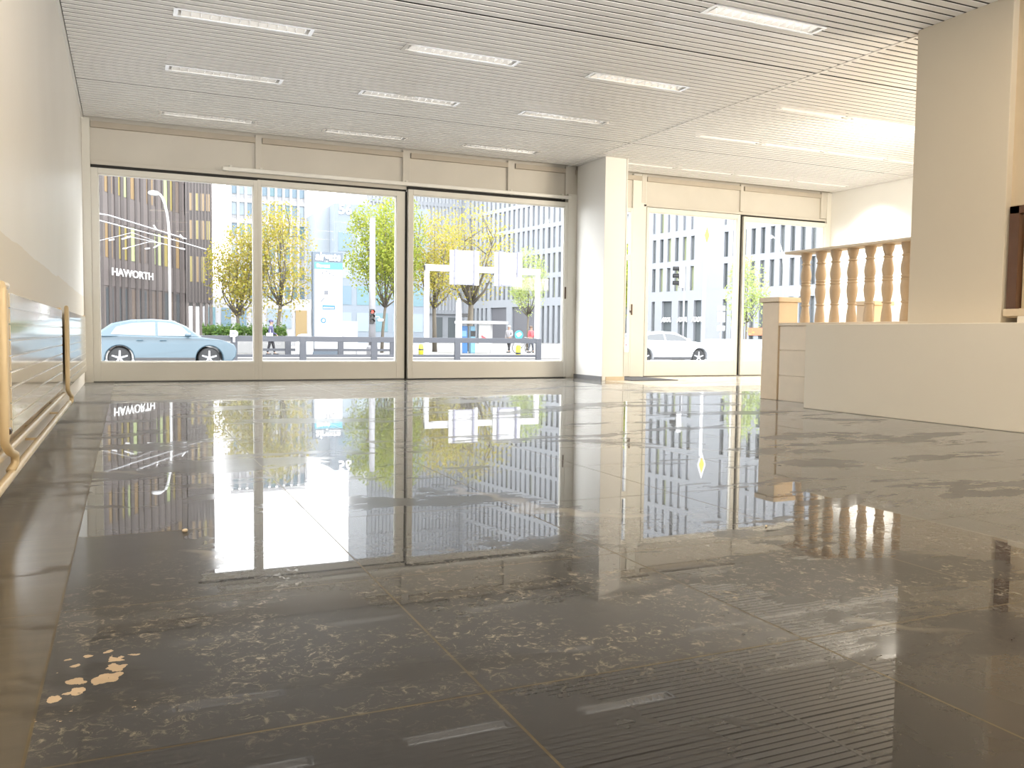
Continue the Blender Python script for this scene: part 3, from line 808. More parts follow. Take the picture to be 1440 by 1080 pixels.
tree((35.0, 43., GZ), 7., (1.35, 1.4, 1.4, 6.3), LP, 'slender pale green tree in the right pane of the right bay', 29, 2000, tr=.07)

# hedge in a low planter
t = thing('hedge', 'low clipped green hedge in a concrete planter behind the guard rail', 'hedge', (6.2, 48.6, GZ))
MB().box(-2.6, 1.9, -.5, .5, .06, .95).build('planter', M_conc, t, bevel=.02)
rr = random.Random(9); lf = MB()
for k in range(2600):
    p = Vector((rr.uniform(-2.5, 1.8), rr.uniform(-.5, .5), .95+abs(rr.gauss(.3, .17))))
    u = Vector((rr.gauss(0,1), rr.gauss(0,1), rr.gauss(0,1))).normalized(); w = u.cross(Vector((rr.gauss(0,1), rr.gauss(0,1), rr.gauss(0,1)))).normalized(); s = .14
    nn = len(lf.v); lf.v += [tuple(p-u*s*.5), tuple(p+w*s*.35), tuple(p+u*s*.5), tuple(p-w*s*.35)]; lf.quad_([nn, nn+1, nn+2, nn+3])
lf.build('foliage', leaf_mat('hedge_leaves', (.05, .10, .025), (.085, .15, .04), (.13, .2, .05)), t)

# ------------------------------------------------------------------ street furniture
M_rail = mat('blue_grey_steel', (.042, .045, .055), .5, var=.05)
M_wht = mat('white_metal_paint', (.40, .40, .405), .4, var=.03)
M_whb = mat('bright_white_panel', (.46, .46, .465), .45, var=.02)
M_lgrey = mat('galvanised_steel', (.22, .22, .235), .5, .0)
def guard_rail(y, xs, x0, x1, label, zt=.50, low=-.42):
    t = thing('guard_rail', label, 'railing', (0, y, GZ), 0, 'guard rails along the street')
    MB().box(x0, x1, -.05, .05, zt-.24-GZ, zt-GZ).build('top_rail', M_rail, t, bevel=.01)
    MB().box(x0, x1, -.03, .03, low-GZ, low+.12-GZ).build('bottom_rail', M_rail, t)
    for x in xs: MB().box(x-.14, x+.14, -.06, .06, 0, zt-.02-GZ).build('post', M_rail, t, bevel=.01)
    return t
guard_rail(38.6, (4.185, 7.101, 10.309, 14.354, 18.634), 1.2, 18.707, 'front blue grey guard rail behind the road, running across three panes')
guard_rail(43.5, (7.273, 9.888, 12.599), 5.745, 12.903, 'rear guard rail seen through the front one near the totem', .46, -.25)

# totem sign
t = thing('totem_sign', 'tall white totem sign headed airgate listing company names', 'sign', (9.772, 46, GZ))
W_ = .80
M_tot = mat('totem_grey_blue', (.075, .095, .12), .5)
M_cyan = mat('cyan_band', (.05, .24, .31), .5)
MB().box(-W_, W_, 0, .3, 0, 4.93-GZ).build('pillar', M_tot, t, bevel=.01)
MB().box(-W_+.09, W_-.03, -.03, 0, .3, 4.10-GZ).build('panel', M_whb, t)
MB().box(-W_+.09, W_-.03, -.035, 0, 4.02-GZ, 4.38-GZ).build('band', M_cyan, t, label='cyan band')
text_obj('heading', 'airgate', .62, .02, M_signw, t, (.0, -.03, 4.68-GZ), bold=.012, width=1.32, shear=.12)
text_obj('band_lettering', 'fitness', .28, .01, M_signw, t, (-.25, -.05, 4.20-GZ), bold=.006)
M_inkg = mat('grey_print', (.10, .105, .12), .6); M_inkl = mat('pale_print', (.22, .225, .24), .6); M_inkb = mat('blue_print', (.04, .12, .21), .6)
text_obj('company_name', '+TPL', .36, .006, M_inkg, t, (.0, -.04, 3.80-GZ))
MB().box(-.12, .22, -.04, -.03, 3.43-GZ, 3.48-GZ).build('company_line', M_inkl, t)
MB().box(-.25, .25, -.04, -.03, 3.17-GZ, 3.21-GZ).build('company_line', M_inkl, t)
MB().box(-.20, .02, -.04, -.03, 2.68-GZ, 2.90-GZ).build('company_mark', M_inkg, t)
MB().box(.12, .52, -.04, -.03, 2.74-GZ, 2.78-GZ).build('company_line', M_inkl, t)
MB().prism([(-.42, 2.30-GZ), (-.34, 2.30-GZ), (-.14, 2.52-GZ), (-.22, 2.52-GZ)], -.04, -.03).build('company_mark', M_inkg, t)
MB().box(-.30, .38, -.04, -.03, 1.90-GZ, 2.14-GZ).build('company_plate', M_inkb, t)
MB().box(-.24, .30, -.045, -.04, 1.97-GZ, 2.02-GZ).build('company_line', M_signw, t)
MB().lathe((-.24, -.042, 1.32-GZ), [(.15, 0), (.15, .012)], 18, 'y').build('company_disc', M_inkb, t)
MB().lathe((-.24, -.048, 1.32-GZ), [(.07, 0), (.07, .008)], 14, 'y').build('company_disc', M_signw, t)
MB().box(-.62, .05, -.04, -.03, .93-GZ, 1.0-GZ).build('company_line', M_inkl, t)

# tall concrete mast with a signal head
t = thing('street_mast', 'tall pale tapered mast between totem sign and middle pane edge', 'mast', (11.653, 44, GZ))
MB().tube([(0,0,0), (0,0,6.6-GZ)], [.19, .135], 14).build('pole', M_lgrey, t, smooth=True)
MB().lathe((0,0,0), [(.3, 0), (.3, .5), (.2, .6)], 14).build('base', M_lgrey, t)
M_blk = mat('black_plastic', (.02, .02, .022), .5); M_red = mat('red_signal_lens', (.5, .03, .02), .3, emit=((1., .08, .04), 1.6)); M_off = mat('dark_lens', (.04, .035, .03), .3)
def signal(label, loc, rz=0., board=False, group='traffic lights'):
    t = thing('traffic_light', label, 'traffic light', loc, rz, group)
    MB().box(-.15, .15, -.10, .10, -.47, .47).build('housing', M_wht if board else M_blk, t, bevel=.02)
    for i, z in enumerate((.30, 0, -.30)):
        MB().lathe((0, -.115, z), [(.10, 0), (.105, .02)], 16, 'y').build('lens', M_red if (i == 0 and not board) else M_off, t)
        v = MB()
        n = 9
        for k in range(n+1):
            a = R(-20+220*k/n)
            for yy in (-.34, -.10): v.v.append((.125*math.cos(a), yy*(1 if True else 1), z+.125*math.sin(a)))
        for k in range(n): v.quad_([2*k, 2*k+1, 2*k+3, 2*k+2])
        for k in range(n): v.quad_([2*k+2, 2*k+3, 2*k+1, 2*k])
        v.build('visor', M_blk, t)
    return t
s1 = signal('small black traffic light showing red on the tall pale mast', (11.555, 43.7, 1.537)); s1.scale = (.8, .8, .8)
t2 = thing('traffic_camera', 'small white traffic camera on a bracket right of the tall mast', 'camera', (11.96, 43.6, 1.361))
MB().box(-.14, .16, -.09, .09, -.07, .07).build('body', M_wht, t2, bevel=.02)
MB().lathe((.16, 0, 0), [(.05, 0), (.05, .06)], 10, 'x').build('lens', M_blk, t2)
MB().tube([(-.02, 0, .07), (-.05, 0, .16), (-.30, .12, .16)], .022, 8).build('bracket', M_wht, t2)

# sign gantry, seen from behind
t = thing('sign_gantry', 'white street gantry carrying two large boards seen from behind', 'gantry', (0, 45, GZ))
gx0, gx1 = 14.942, 21.619; gz = 4.264-GZ
for x in (gx0, gx1): MB().box(x-.12, x+.12, -.12, .12, 0, gz+.16).build('post', M_whb, t, bevel=.02)
MB().box(gx0-.12, gx1+.12, -.14, .14, gz-.16, gz+.18).build('beam', M_whb, t, bevel=.02)
for xa, xb, za, zb in ((16.157, 17.877, 3.391, 5.266), (18.8, 20.488, 3.401, 5.279)):
    bd = MB().box(xa, xb, -.30, -.24, za-GZ, zb-GZ).build('sign_board', M_whb, t, bevel=.01)
    w = xb-xa
    for fx in (.14, .80): MB().box(xa+fx*w, xa+fx*w+.10, -.42, -.30, za-GZ-.02, zb-GZ+.05).build('strut', M_rail if fx < 0 else mat('strut_grey', (.16, .16, .21), .5), bd)
    MB().box(xa+.24*w, xa+.80*w, -.36, -.30, za-GZ+.02, za-GZ+.10).build('lower_bar', mat('strut_grey', (.16, .16, .21), .5), bd)
    for fz in (.18, .38, .85): MB().box(xa, xb, -.33, -.30, za-GZ+fz*(zb-za), za-GZ+fz*(zb-za)+.03).build('seam', M_lgrey, bd)

# street lamps
def street_lamp(base, h, reach, dirx, label, r=.062):
    t = thing('street_lamp', label, 'street lamp', base, 0, 'street lamps')
    MB().lathe((0,0,0), [(r*2.2, 0), (r*2.2, 1.2), (r*1.5, 1.6), (r*1.25, 1.7)], 14).build('base', M_wht, t)
    pts = [(0,0,1.6), (0,0,h*.72)]
    for k in range(1, 9):
        a = R(90*k/8); pts.append((dirx*reach*(1-math.cos(a)), 0, h*.72+(h*.28)*math.sin(a)))
    MB().tube(pts, [r*1.2]+[r]*(len(pts)-2)+[r*.7], 10).build('pole', M_whb, t, smooth=True)
    e = pts[-1]
    MB().ell((e[0]+dirx*.18, 0, e[2]), (.27, .14, .13), 14, 8).build('lamp_head', M_whb, t, smooth=True)
    return t
street_lamp((1.968, 46, GZ), 7.368-GZ, .50, -1, 'white curved street lamp in front of the brown ribbed office block')
street_lamp((40.471, 46, GZ), 7.394-GZ, 1.05, -1, 'white street lamp behind the right bay balustrade', .05)

# overhead tram wires on a span
t = thing('overhead_wire', 'white tram wires and span arms crossing before the brown office block', 'wire', (0, 40, 0))
M_wire = mat('pale_wire', (.35, .35, .36), .4)
def wire(pts, r, nm='wire'): return MB().tube([(p[0], p[1]-40, p[2]) for p in pts], r, 6).build(nm, M_wire, t)
wire([(-1.344, 36.0, 5.06), (-0.554, 37.5, 5.137), (2.579, 43.0, 4.934)], .026, 'contact_wire')
wire([(-1.383, 37.0, 5.048), (-0.92, 38.0, 4.979), (2.26, 44.0, 4.913), (3.769, 47.0, 4.846)], .026, 'contact_wire')
wire([(-1.38, 40.0, 4.249), (0.275, 41.0, 4.887), (1.267, 42.0, 4.638)], .012)
wire([(-0.122, 40.0, 4.079), (0.95, 41.0, 4.527), (1.443, 42.0, 4.585)], .012)
wire([(0.049, 41.0, 4.722), (1.561, 42.0, 4.559), (2.513, 43.0, 4.44)], .015)
for a, c in (
    ((-0.15, 41.5, 4.622), (0.234, 41.5, 4.766)),
    ((1.133, 41.5, 4.319), (1.455, 41.5, 4.539)),
    ((-0.656, 41.5, 4.548), (-0.431, 41.5, 4.606)),
    ((-0.099, 41.5, 4.225), (0.071, 41.5, 4.249)),
    ((0.785, 41.5, 4.255), (0.988, 41.5, 4.296)),
    ((2.188, 41.5, 4.358), (2.426, 41.5, 4.323)),
    ((1.143, 41.5, 5.315), (1.257, 41.5, 5.12)),
    ((2.224, 41.5, 4.958), (2.37, 41.5, 4.777))):
    MB().tube([(p[0], p[1]-40, p[2]) for p in (a, c)], .034, 6).build('insulator', M_whb, t)


# priority road sign and the street signal in the right bay window
t = thing('priority_sign', 'white and yellow diamond road sign on a white pole in the right bay', 'sign', (26.615, 36, GZ))
MB().tube([(0,0,0), (0,0,5.271-GZ)], .075, 12).build('pole', M_whb, t, smooth=True)
zc = 5.763-GZ; hs = (6.469-5.056)/2
M_yel = mat('sign_yellow', (.50, .34, .02), .45)
MB().prism([(-hs*.36, zc), (0, zc-hs), (hs*.36, zc), (0, zc+hs)], -.12, -.09).build('sign_plate', M_whb, t)
MB().prism([(-hs*.22, zc), (0, zc-hs*.6), (hs*.22, zc), (0, zc+hs*.6)], -.135, -.12).build('sign_centre', M_yel, t)
sp = (26.611, 38.0, 3.825)
s2 = signal('white backed traffic light seen side on in the right bay window', sp, R(-116), True)
s2.scale = (1.25,)*3
t = thing('signal_pole', 'slim grey pole holding the side on traffic light in the right bay', 'pole', (sp[0]+.32, sp[1]+.18, GZ))
MB().tube([(0,0,0), (0,0,sp[2]+.55-GZ)], .05, 10).build('pole', M_lgrey, t, smooth=True)
for dz in (.35, -.35): MB().box(-.2, 0, -.03, .0, sp[2]-GZ+dz-.03, sp[2]-GZ+dz+.03).build('bracket', M_lgrey, t)
t = thing('direction_sign', 'small stacked white direction signs before the blank concrete pillar', 'sign', (32.269, 42, GZ))
MB().tube([(0,0,0), (0,0,2.63-GZ)], .05, 8).build('pole', M_lgrey, t)
for ya, yb in ((430, 437), (439, 453), (458, 464)): MB().box(-.27, .27, -.08, -.04, 0, .1) if False else MB().box(-.27, .27, -.09, -.05, {430: 2.251, 439: 1.576, 458: 1.07}[ya]-GZ, {430: 2.545, 439: 2.167, 458: 1.365}[ya]-GZ).build('plate', M_whb, t)
t = thing('barrier', 'long plain white site barrier across the right pane of the right bay', 'barrier', (25.169, 34, GZ))
bx1 = 32.758-25.169
MB().box(0, bx1, -.12, .12, .1, 0.579-GZ).build('board', M_whb, t, bevel=.02)
for i in range(4): MB().box(.3+i*(bx1-.8)/3, .5+i*(bx1-.8)/3, -.35, .35, 0, .1).build('foot', M_lgrey, t)

# tram stop
t = thing('tram_shelter', 'white tram stop shelter with thin roof behind the guard rail', 'shelter', (18.726, 50, GZ))
shx = 21.727-18.72; shz = 1.428-GZ
MB().box(0, shx, -.6, .9, shz-.09, shz+.08).build('roof', M_whb, t, bevel=.02)
for x in (.15, shx-.6): MB().box(x-.05, x+.05, .6, .7, 0, shz-.05).build('post', M_whb, t)
MB().box(20.19-18.726-.2, 20.717-18.726+.05, -.1, -.04, .3, shz-.1).build('poster_panel', M_whb, t)
MB().prism([(1.42, 1.05), (1.75, .90), (1.75, 1.02), (1.42, 1.2)], -.13, -.10).build('poster_mark', mat('red_print', (.5, .05, .06), .5), t)
t = thing('stop_pole', 'thick white tram stop pole left of the shelter roof', 'pole', (18.299, 49, GZ))
MB().tube([(0,0,0), (0,0,2.605-GZ)], [.24, .16], 12).build('pole', M_whb, t, smooth=True)
MB().ell((0,0,2.648-GZ), (.13,.13,.2)).build('cap', M_whb, t, smooth=True)
MB().box(.2, .55, -.1, .1, 1.712-GZ, 1.884-GZ+.05).build('loudspeaker', M_blk, t)
M_blue = mat('blue_machine', (.025, .11, .28), .4); M_blue2 = mat('blue_grey_machine', (.12, .26, .36), .4)
for px, w, m, lab in ((651.5, 3.2, M_blue, 'bright blue ticket machine under the shelter roof'), (663, 1.4, M_blue2, 'grey blue ticket machine right of the bright blue one')):
    t = thing('ticket_machine', lab, 'ticket machine', (0, 50.3, GZ), 0, 'ticket machines at the tram stop'); t.location.x = {651.5: 19.074, 663: 19.666}[px]
    MB().box(-w/20-.08, w/20+.08, -.2, .2, .06, 1.75).build('body', m, t, bevel=.02)
    MB().box(-.16, .16, -.22, -.2, 1.1, 1.45).build('screen', M_blk if m is M_blue2 else M_blue2, t)
t = thing('information_board', 'white information board standing right of the totem sign', 'board', (11.194, 47, GZ))
MB().box(-.5, .42, -.04, .04, .35, 1.309-GZ).build('panel', M_whb, t, bevel=.01)
for x in (-.45, .37): MB().box(x-.03, x+.03, -.03, .03, 0, 1.0).build('post', M_lgrey, t)
for z in (.92, .80): MB().box(-.25, .2, -.05, -.04, z, z+.05).build('text_line', M_inkl, t)
# blue arrow sign with striped bollard
t = thing('traffic_bollard', 'blue and white arrow sign above a yellow and black striped bollard', 'bollard', (19.727, 43.4, GZ))
z0 = -0.54-GZ; z1 = -0.069-GZ; zc = 0.675-GZ
MB().tube([(0,0,0), (0,0,zc)], .05, 10).build('pole', M_wht, t)
MB().lathe((0,0,max(0, z0-.15)), [(.14, 0), (.14, z1-z0+.15), (.1, z1-z0+.2)], 14).build('bollard', mat('signal_yellow', (.36, .34, .02), .5), t)
MB().lathe((0,0,z0+.15), [(.143, 0), (.143, .1)], 14).build('stripe', M_blk, t)
MB().box(-.24, .16, -.02, .06, z1+.1, zc-.2).build('shield', M_whb, t)
MB().lathe((.0, -.06, zc), [(.25, 0), (.25, .03)], 24, 'y').build('sign_plate', mat('sign_blue', (.02, .18, .26), .4), t)
MB().prism([(-.17, zc+.05), (-.05, zc-.12), (.17, zc+.03), (.05, zc+.16)], -.075, -.06).build('arrow', M_signw, t)
t = thing('yellow_bollard', 'small yellow bollard just right of the dark slot between panes', 'bollard', (14.306, 44, GZ))
MB().lathe((0,0,0), [(.13, 0), (.13, .55), (.09, .68)], 12).build('post', MATS['signal_yellow'], t, smooth=True)
MB().lathe((0,0,.35), [(.134, 0), (.134, .08)], 12).build('stripe', M_blk, t)
# white marker plate on the rail
t = thing('rail_marker', 'white rounded marker plate fixed above the front guard rail', 'sign', (4.167, 38.4, 0.467))
n = 14
poly = [(-.16, -.02)] + [(.02, -.02)] + [(.02+.15*math.sin(R(180*k/n)), .12-.14*math.cos(R(180*k/n))) for k in range(n+1)] + [(-.16, .26)]
MB().prism(poly, -.03, .0).build('plate', M_whb, t)
MB().box(-.10, .06, -.04, -.03, .10, .15).build('mark', M_inkg, t)
MB().box(-.05, .05, -.02, .03, -.25, -.02).build('stem', M_lgrey, t)
# rounded white cabinet behind the rail
t = thing('litter_bin', 'rounded white bin left of the totem sign behind the rail', 'bin', (7.794, 42, GZ))
MB().lathe((0,0,0), [(.36, .08), (.42, .3), (.44, .85), (.40, 1.0), (.25, 1.12), (.1, 1.15)], 20).build('body', M_whb, t, smooth=True)
MB().lathe((0,0,0), [(.3, 0), (.3, .1)], 16).build('foot', M_lgrey, t)
MB().box(-.2, .2, -.45, -.38, .88, .98).build('opening', M_blk, t)

# ------------------------------------------------------------------ cars
M_carb = mat('blue_car_paint', (.036, .068, .092), .3, .1, var=.02, coat=.35)
M_carw = mat('white_car_paint', (.40, .41, .43), .25, var=.02, coat=.6)
M_cglass = mat('car_glass', (.16, .19, .20), .05)
M_cglass2 = mat('dark_car_glass', (.05, .055, .06), .06)
M_tyre = mat('tyre_rubber', (.025, .025, .026), .8)
M_alloy = mat('alloy_rim', (.45, .46, .48), .3, .6)
M_lamp = mat('headlamp_glass', (.72, .73, .74), .1); M_tail = mat('tail_lamp', (.35, .03, .03), .2)
M_trim = mat('black_car_trim', (.035, .035, .038), .6)
def car(label, loc, rz, paint, glass, L=4.38, Hh=1.58, W=1.82, suv=True, group='cars passing outside'):
    t = thing('car', label, 'car', loc, rz, group)
    hl = L/2; xf, xr = hl-.87, -hl+.87; wr = .35; ar = .41
    def arch(xc):
        return [(xc+ar*math.cos(R(a)), .34+ar*math.sin(R(a))) for a in range(190, -11, -20)][::1]
    low = .24
    poly = [(-hl+.06, .42), (-hl+.20, low)]
    poly += [(xr-ar-.01, low)] + [(xr-ar*math.cos(R(a)), .33+ar*math.sin(R(a))) for a in range(0, 181, 15)] + [(xr+ar+.01, low)]
    poly += [(xf-ar-.01, low)] + [(xf-ar*math.cos(R(a)), .33+ar*math.sin(R(a))) for a in range(0, 181, 15)] + [(xf+ar+.01, low)]
    poly += [(hl-.16, low), (hl-.02, .40), (hl, .62), (hl-.08, .78), (hl-.45, .93), (hl-1.15, 1.02), (hl-2.2, 1.03), (-hl+1.0, 1.06), (-hl+.20, 1.08), (-hl+.03, .96), (-hl, .70)]
    def side(sgn):
        def f(x, z):
            nose = max(0, (abs(x)-(hl-.55))/.55)
            return sgn*(.10*max(0, (z-.62)/.45)**1.5 + .22*nose**2 + .05*max(0, (.45-z)/.2))
        return f
    b = MB().prism(poly, -W/2, W/2, side(1), side(-1)).build('body', paint, t, bevel=.035)
    smooth_by_angle(b, 30)
    # cabin: lofted roof with glass
    zb, zt = 1.00, Hh
    gp = [(-hl+.22, zb), (hl-1.12, zb), (hl-1.55, zt-.22), (hl-1.95, zt-.04), (hl-2.55, zt), (-hl+1.2, zt-.03), (-hl+.72, zt-.13), (-hl+.38, zt-.36)]
    tp = lambda sgn: (lambda x, z: sgn*(.10+.24*max(0, (z-zb)/(zt-zb))))
    c = MB().prism(gp, -W/2, W/2, tp(1), tp(-1)).build('cabin', paint, t, bevel=.05); smooth_by_angle(c, 30)
    for sgn in (-1, 1):
        def yy(z): return sgn*(W/2-.10-.24*(z-zb)/(zt-zb)+.012)
        for nm, q in (('front_window', [(hl-1.40, zb+.05), (hl-1.70, zt-.22), (hl-2.05, zt-.12), (-hl+1.98, zt-.10), (-hl+1.98, zb+.05)]),
                      ('rear_window', [(-hl+1.90, zb+.05), (-hl+1.90, zt-.10), (-hl+1.25, zt-.14), (-hl+.78, zt-.26), (-hl+.62, zb+.09)])):
            g = MB(); n = len(q)
            for x, z in q: g.v.append((x, yy(z), z))
            for x, z in q: g.v.append((x, yy(z)-sgn*.02, z))
            g.quad_(list(range(n))[::-sgn] if sgn > 0 else list(range(n))); g.quad_([n+i for i in range(n)])
            for i in range(n): g.quad_([i, (i+1) % n, n+(i+1) % n, n+i])
            g.build(nm, glass, t)
        MB().ell((hl-1.52, sgn*(W/2+.04), 1.08), (.10, .09, .075), 10, 6).build('mirror', paint, t, smooth=True)
        for x in (-hl+1.35, hl-2.35): MB().box(x, x+.20, sgn*(W/2-.035)-.02, sgn*(W/2-.035)+.02, .90, .93).build('door_handle', paint, t, bevel=.006)
        MB().box(xr+ar+.02, xf-ar-.02, sgn*(W/2-.03)-.02, sgn*(W/2-.03)+.02, .26, .36).build('side_sill', M_trim, t, bevel=.01)
        MB().ell((hl-.30, sgn*(W/2-.30), .72), (.24, .12, .075), 12, 6, rot=-sgn*.5).build('headlight', M_lamp, t, smooth=True)
        MB().ell((-hl+.16, sgn*(W/2-.24), .86), (.14, .10, .09), 12, 6, rot=sgn*.5).build('tail_light', M_tail, t, smooth=True)
    # windscreen and rear screen
    for nm, (xa, za), (xb_, zb2), dirn in (('windscreen', (hl-1.13, zb+.04), (hl-1.93, zt-.07), 1), ('rear_screen', (-hl+.24, zb+.10), (-hl+.70, zt-.16), -1)):
        g = MB(); ya = W/2-.17; yb = W/2-.36
        o_ = .035*dirn
        g.v += [(xa+o_, -ya, za), (xa+o_, ya, za), (xb_+o_, yb, zb2+.02), (xb_+o_, -yb, zb2+.02)]
        g.v += [(x-.05*dirn, y, z-.02) for x, y, z in g.v]
        for q in ((0,1,2,3), (7,6,5,4), (0,4,5,1), (1,5,6,2), (2,6,7,3), (3,7,4,0)): g.quad_(q if dirn > 0 else q[::-1])
        g.build(nm, glass, t)
    for x in (xf, xr):
        for sgn in (-1, 1):
            y0 = sgn*(W/2-.21)
            w = MB()
            prof = [(.20, -.10), (.30, -.105), (.345, -.07), (.35, 0), (.345, .07), (.30, .105), (.20, .10)]
            w.lathe((x, y0, .345), prof, 28, 'y'); wo = w.build('wheel', M_tyre, t, smooth=True)
            rm = MB()
            for k in range(5):
                a = 2*math.pi*k/5+.3
                rm.tube([(x, y0+sgn*.085, .345), (x+.24*math.cos(a), y0+sgn*.095, .345+.24*math.sin(a))], [.045, .03], 8)
            rm.lathe((x, y0+sgn*.06-.02, .345), [(.25, 0), (.25, .03)], 24, 'y')
            rm.build('rim', M_alloy, wo)
    MB().box(hl-.06, hl+.012, -.45, .45, .42, .62).build('grille', M_trim, t, bevel=.01)
    MB().box(-hl+.02, -hl+.4, -W/2+.12, W/2-.12, .26, .42).build('bumper', M_trim, t, bevel=.02)
    return t
car('blue compact car driving past the left window pane', (1.113, 30.3, GZ), 0, M_carb, M_cglass)
car('white saloon car passing the left pane of the right bay', (21.11, 31.5, GZ), 0, M_carw, M_cglass2, 4.5, 1.44)

# ------------------------------------------------------------------ people on the square
M_skin = mat('skin', (.26, .165, .12), .5)
def person(label, loc, rz, top, legs_, hair, step=.25, bag=None, arm=.3):
    t = thing('person', label, 'person', loc, rz, 'people on the square')
    J = {'pel': (0,0,.95), 'wai': (0,-.01,1.10), 'che': (0,-.02,1.33), 'nec': (0,-.01,1.49), 'hd0': (0,-.03,1.58)}
    def chain_skin(chains, name, m, parent):
        vs, es, rs = [], [], []; idx = {}
        for ch in chains:
            prevk = None
            for key, p, r in ch:
                if key not in idx: idx[key] = len(vs); vs.append(p); rs.append(r)
                if prevk is not None: es.append((idx[prevk], idx[key]))
                prevk = key
        me = bpy.data.meshes.new(name); me.from_pydata(vs, es, [])
        o = bpy.data.objects.new(name, me); COL.objects.link(o); o.parent = parent
        sk = o.modifiers.new('skin', 'SKIN'); sk.use_smooth_shade = True
        for i, r in enumerate(rs): me.skin_vertices[0].data[i].radius = (r, r)
        me.skin_vertices[0].data[0].use_root = True
        o.modifiers.new('sub', 'SUBSURF').levels = 1; o.modifiers['sub'].render_levels = 1
        me.materials.append(m)
        return o
    spine = [('pel', J['pel'], .13), ('wai', J['wai'], .125), ('che', J['che'], .15), ('nec', J['nec'], .06), ('h0', (0,-.02,1.56), .075), ('h1', (0,-.03,1.65), .098), ('h2', (0,-.025,1.74), .07)]
    def leg(s, fwd): return [('pel', J['pel'], .13), ('hip%d' % s, (s*.10, 0, .88), .095), ('kne%d' % s, (s*.11, -fwd*.5-.02, .50), .062), ('ank%d' % s, (s*.11, -fwd, .10), .042), ('toe%d' % s, (s*.12, -fwd-.17, .04), .034)]
    def armc(s, fwd):
        return [('che', J['che'], .15), ('sho%d' % s, (s*.20, -.01, 1.42), .062), ('elb%d' % s, (s*.27, .03-fwd*.2, 1.14), .046), ('wri%d' % s, (s*.27, -fwd, .93+fwd*.35), .030), ('pal%d' % s, (s*.265, -fwd-.03, .87+fwd*.35), .032)]
    body = [spine, leg(1, step), leg(-1, -step), armc(1, arm), armc(-1, .05)]
    for s, f in ((1, arm), (-1, .05)):
        bz = .87+f*.35
        for k in range(4):
            body.append([('pal%d' % s, (s*.265, -f-.03, bz), .032), ('k%d%d' % (s, k), (s*.255, -f-.06+.022*k, bz-.05), .009), ('f%d%d' % (s, k), (s*.245, -f-.065+.022*k, bz-.085+.006*abs(k-1.5)), .008)])
        body.append([('pal%d' % s, (s*.265, -f-.03, bz), .032), ('t0%d' % s, (s*.235, -f-.07, bz-.01), .010), ('t1%d' % s, (s*.225, -f-.085, bz-.045), .008)])
    chain_skin(body, 'body', M_skin, t)
    # face
    fc = MB().ell((0, -.135, 1.655), (.016, .022, .026), 8, 6)
    fc.m = 1
    for s in (1, -1): fc.ell((s*.035, -.118, 1.685), (.013, .012, .009), 8, 5)
    fc.m = 2; fc.ell((0, -.118, 1.60), (.028, .012, .008), 8, 5)
    fc.m = 0
    for s in (1, -1): fc.ell((s*.098, -.02, 1.66), (.014, .022, .034), 8, 5)
    fc.build('face', [M_skin, M_blk, mat('lips', (.38, .16, .14), .5)], t, smooth=True)
    MB().ell((0, -.005, 1.715), (.112, .122, .085), 14, 8).build('hair', hair, t, smooth=True)
    chain_skin([[('pel', (0,0,.90), .14), ('wai', J['wai'], .15), ('che', (0,-.02,1.33), .175), ('nec', (0,-.01,1.47), .085)],
                [('che', (0,-.02,1.33), .175), ('s1', (.20,-.01,1.42), .078), ('e1', (.27,.03-arm*.2,1.14), .06), ('w1', (.27,-arm,.95+arm*.35), .045)],
                [('che', (0,-.02,1.33), .175), ('s-1', (-.20,-.01,1.42), .078), ('e-1', (-.27,.02,1.14), .06), ('w-1', (-.27,-.05,.97), .045)]], 'jacket', top, t)
    chain_skin([[('pel', (0,0,.97), .145), ('h1', (.10,0,.86), .108), ('k1', (.11,-step*.5-.02,.50), .078), ('a1', (.11,-step,.12), .06)],
                [('pel', (0,0,.97), .145), ('h-1', (-.10,0,.86), .108), ('k-1', (-.11,step*.5-.02,.50), .078), ('a-1', (-.11,step,.12), .06)]], 'trousers', legs_, t)
    for s in (1, -1): MB().box(s*.115-.045, s*.115+.045, -s*step-.20, -s*step+.07, 0, .085).build('shoe', M_blk, t, bevel=.025)
    if bag:
        MB().box(-.36, -.27, -.16, .16, .85, 1.12).build('bag', bag, t, bevel=.03)
        MB().tube([(-.315, -.05, 1.1), (-.22, -.02, 1.46), (-.1, 0, 1.5)], .012, 6).build('bag_strap', bag, t)
    return t
M_navy = mat('navy_cloth', (.05, .05, .11), .85); M_black = mat('black_cloth', (.02, .02, .025), .9); M_greyc = mat('grey_cloth', (.30, .29, .31), .85); M_redc = mat('red_cloth', (.42, .07, .08), .85); M_jean = mat('dark_denim', (.05, .055, .075), .9)
M_hb = mat('brown_hair', (.07, .045, .03), .6); M_hd = mat('grey_hair', (.3, .28, .26), .6); M_wb = mat('pale_bag', (.55, .52, .5), .7)
zs = GZ+.06
person('person in a navy jacket and black trousers walking behind the guard rail', (6.705, 45.2, zs), R(70), M_navy, M_black, M_navy, .16, M_wb, .25)
person('person in a light grey jacket near the blue arrow sign', (22.967, 52, zs), R(-60), M_greyc, M_black, M_hd, .2, None, .3)
person('person in a red top beside the right gantry post', (24.543, 52, zs), R(30), M_redc, M_jean, M_hb, .12, None, .2)
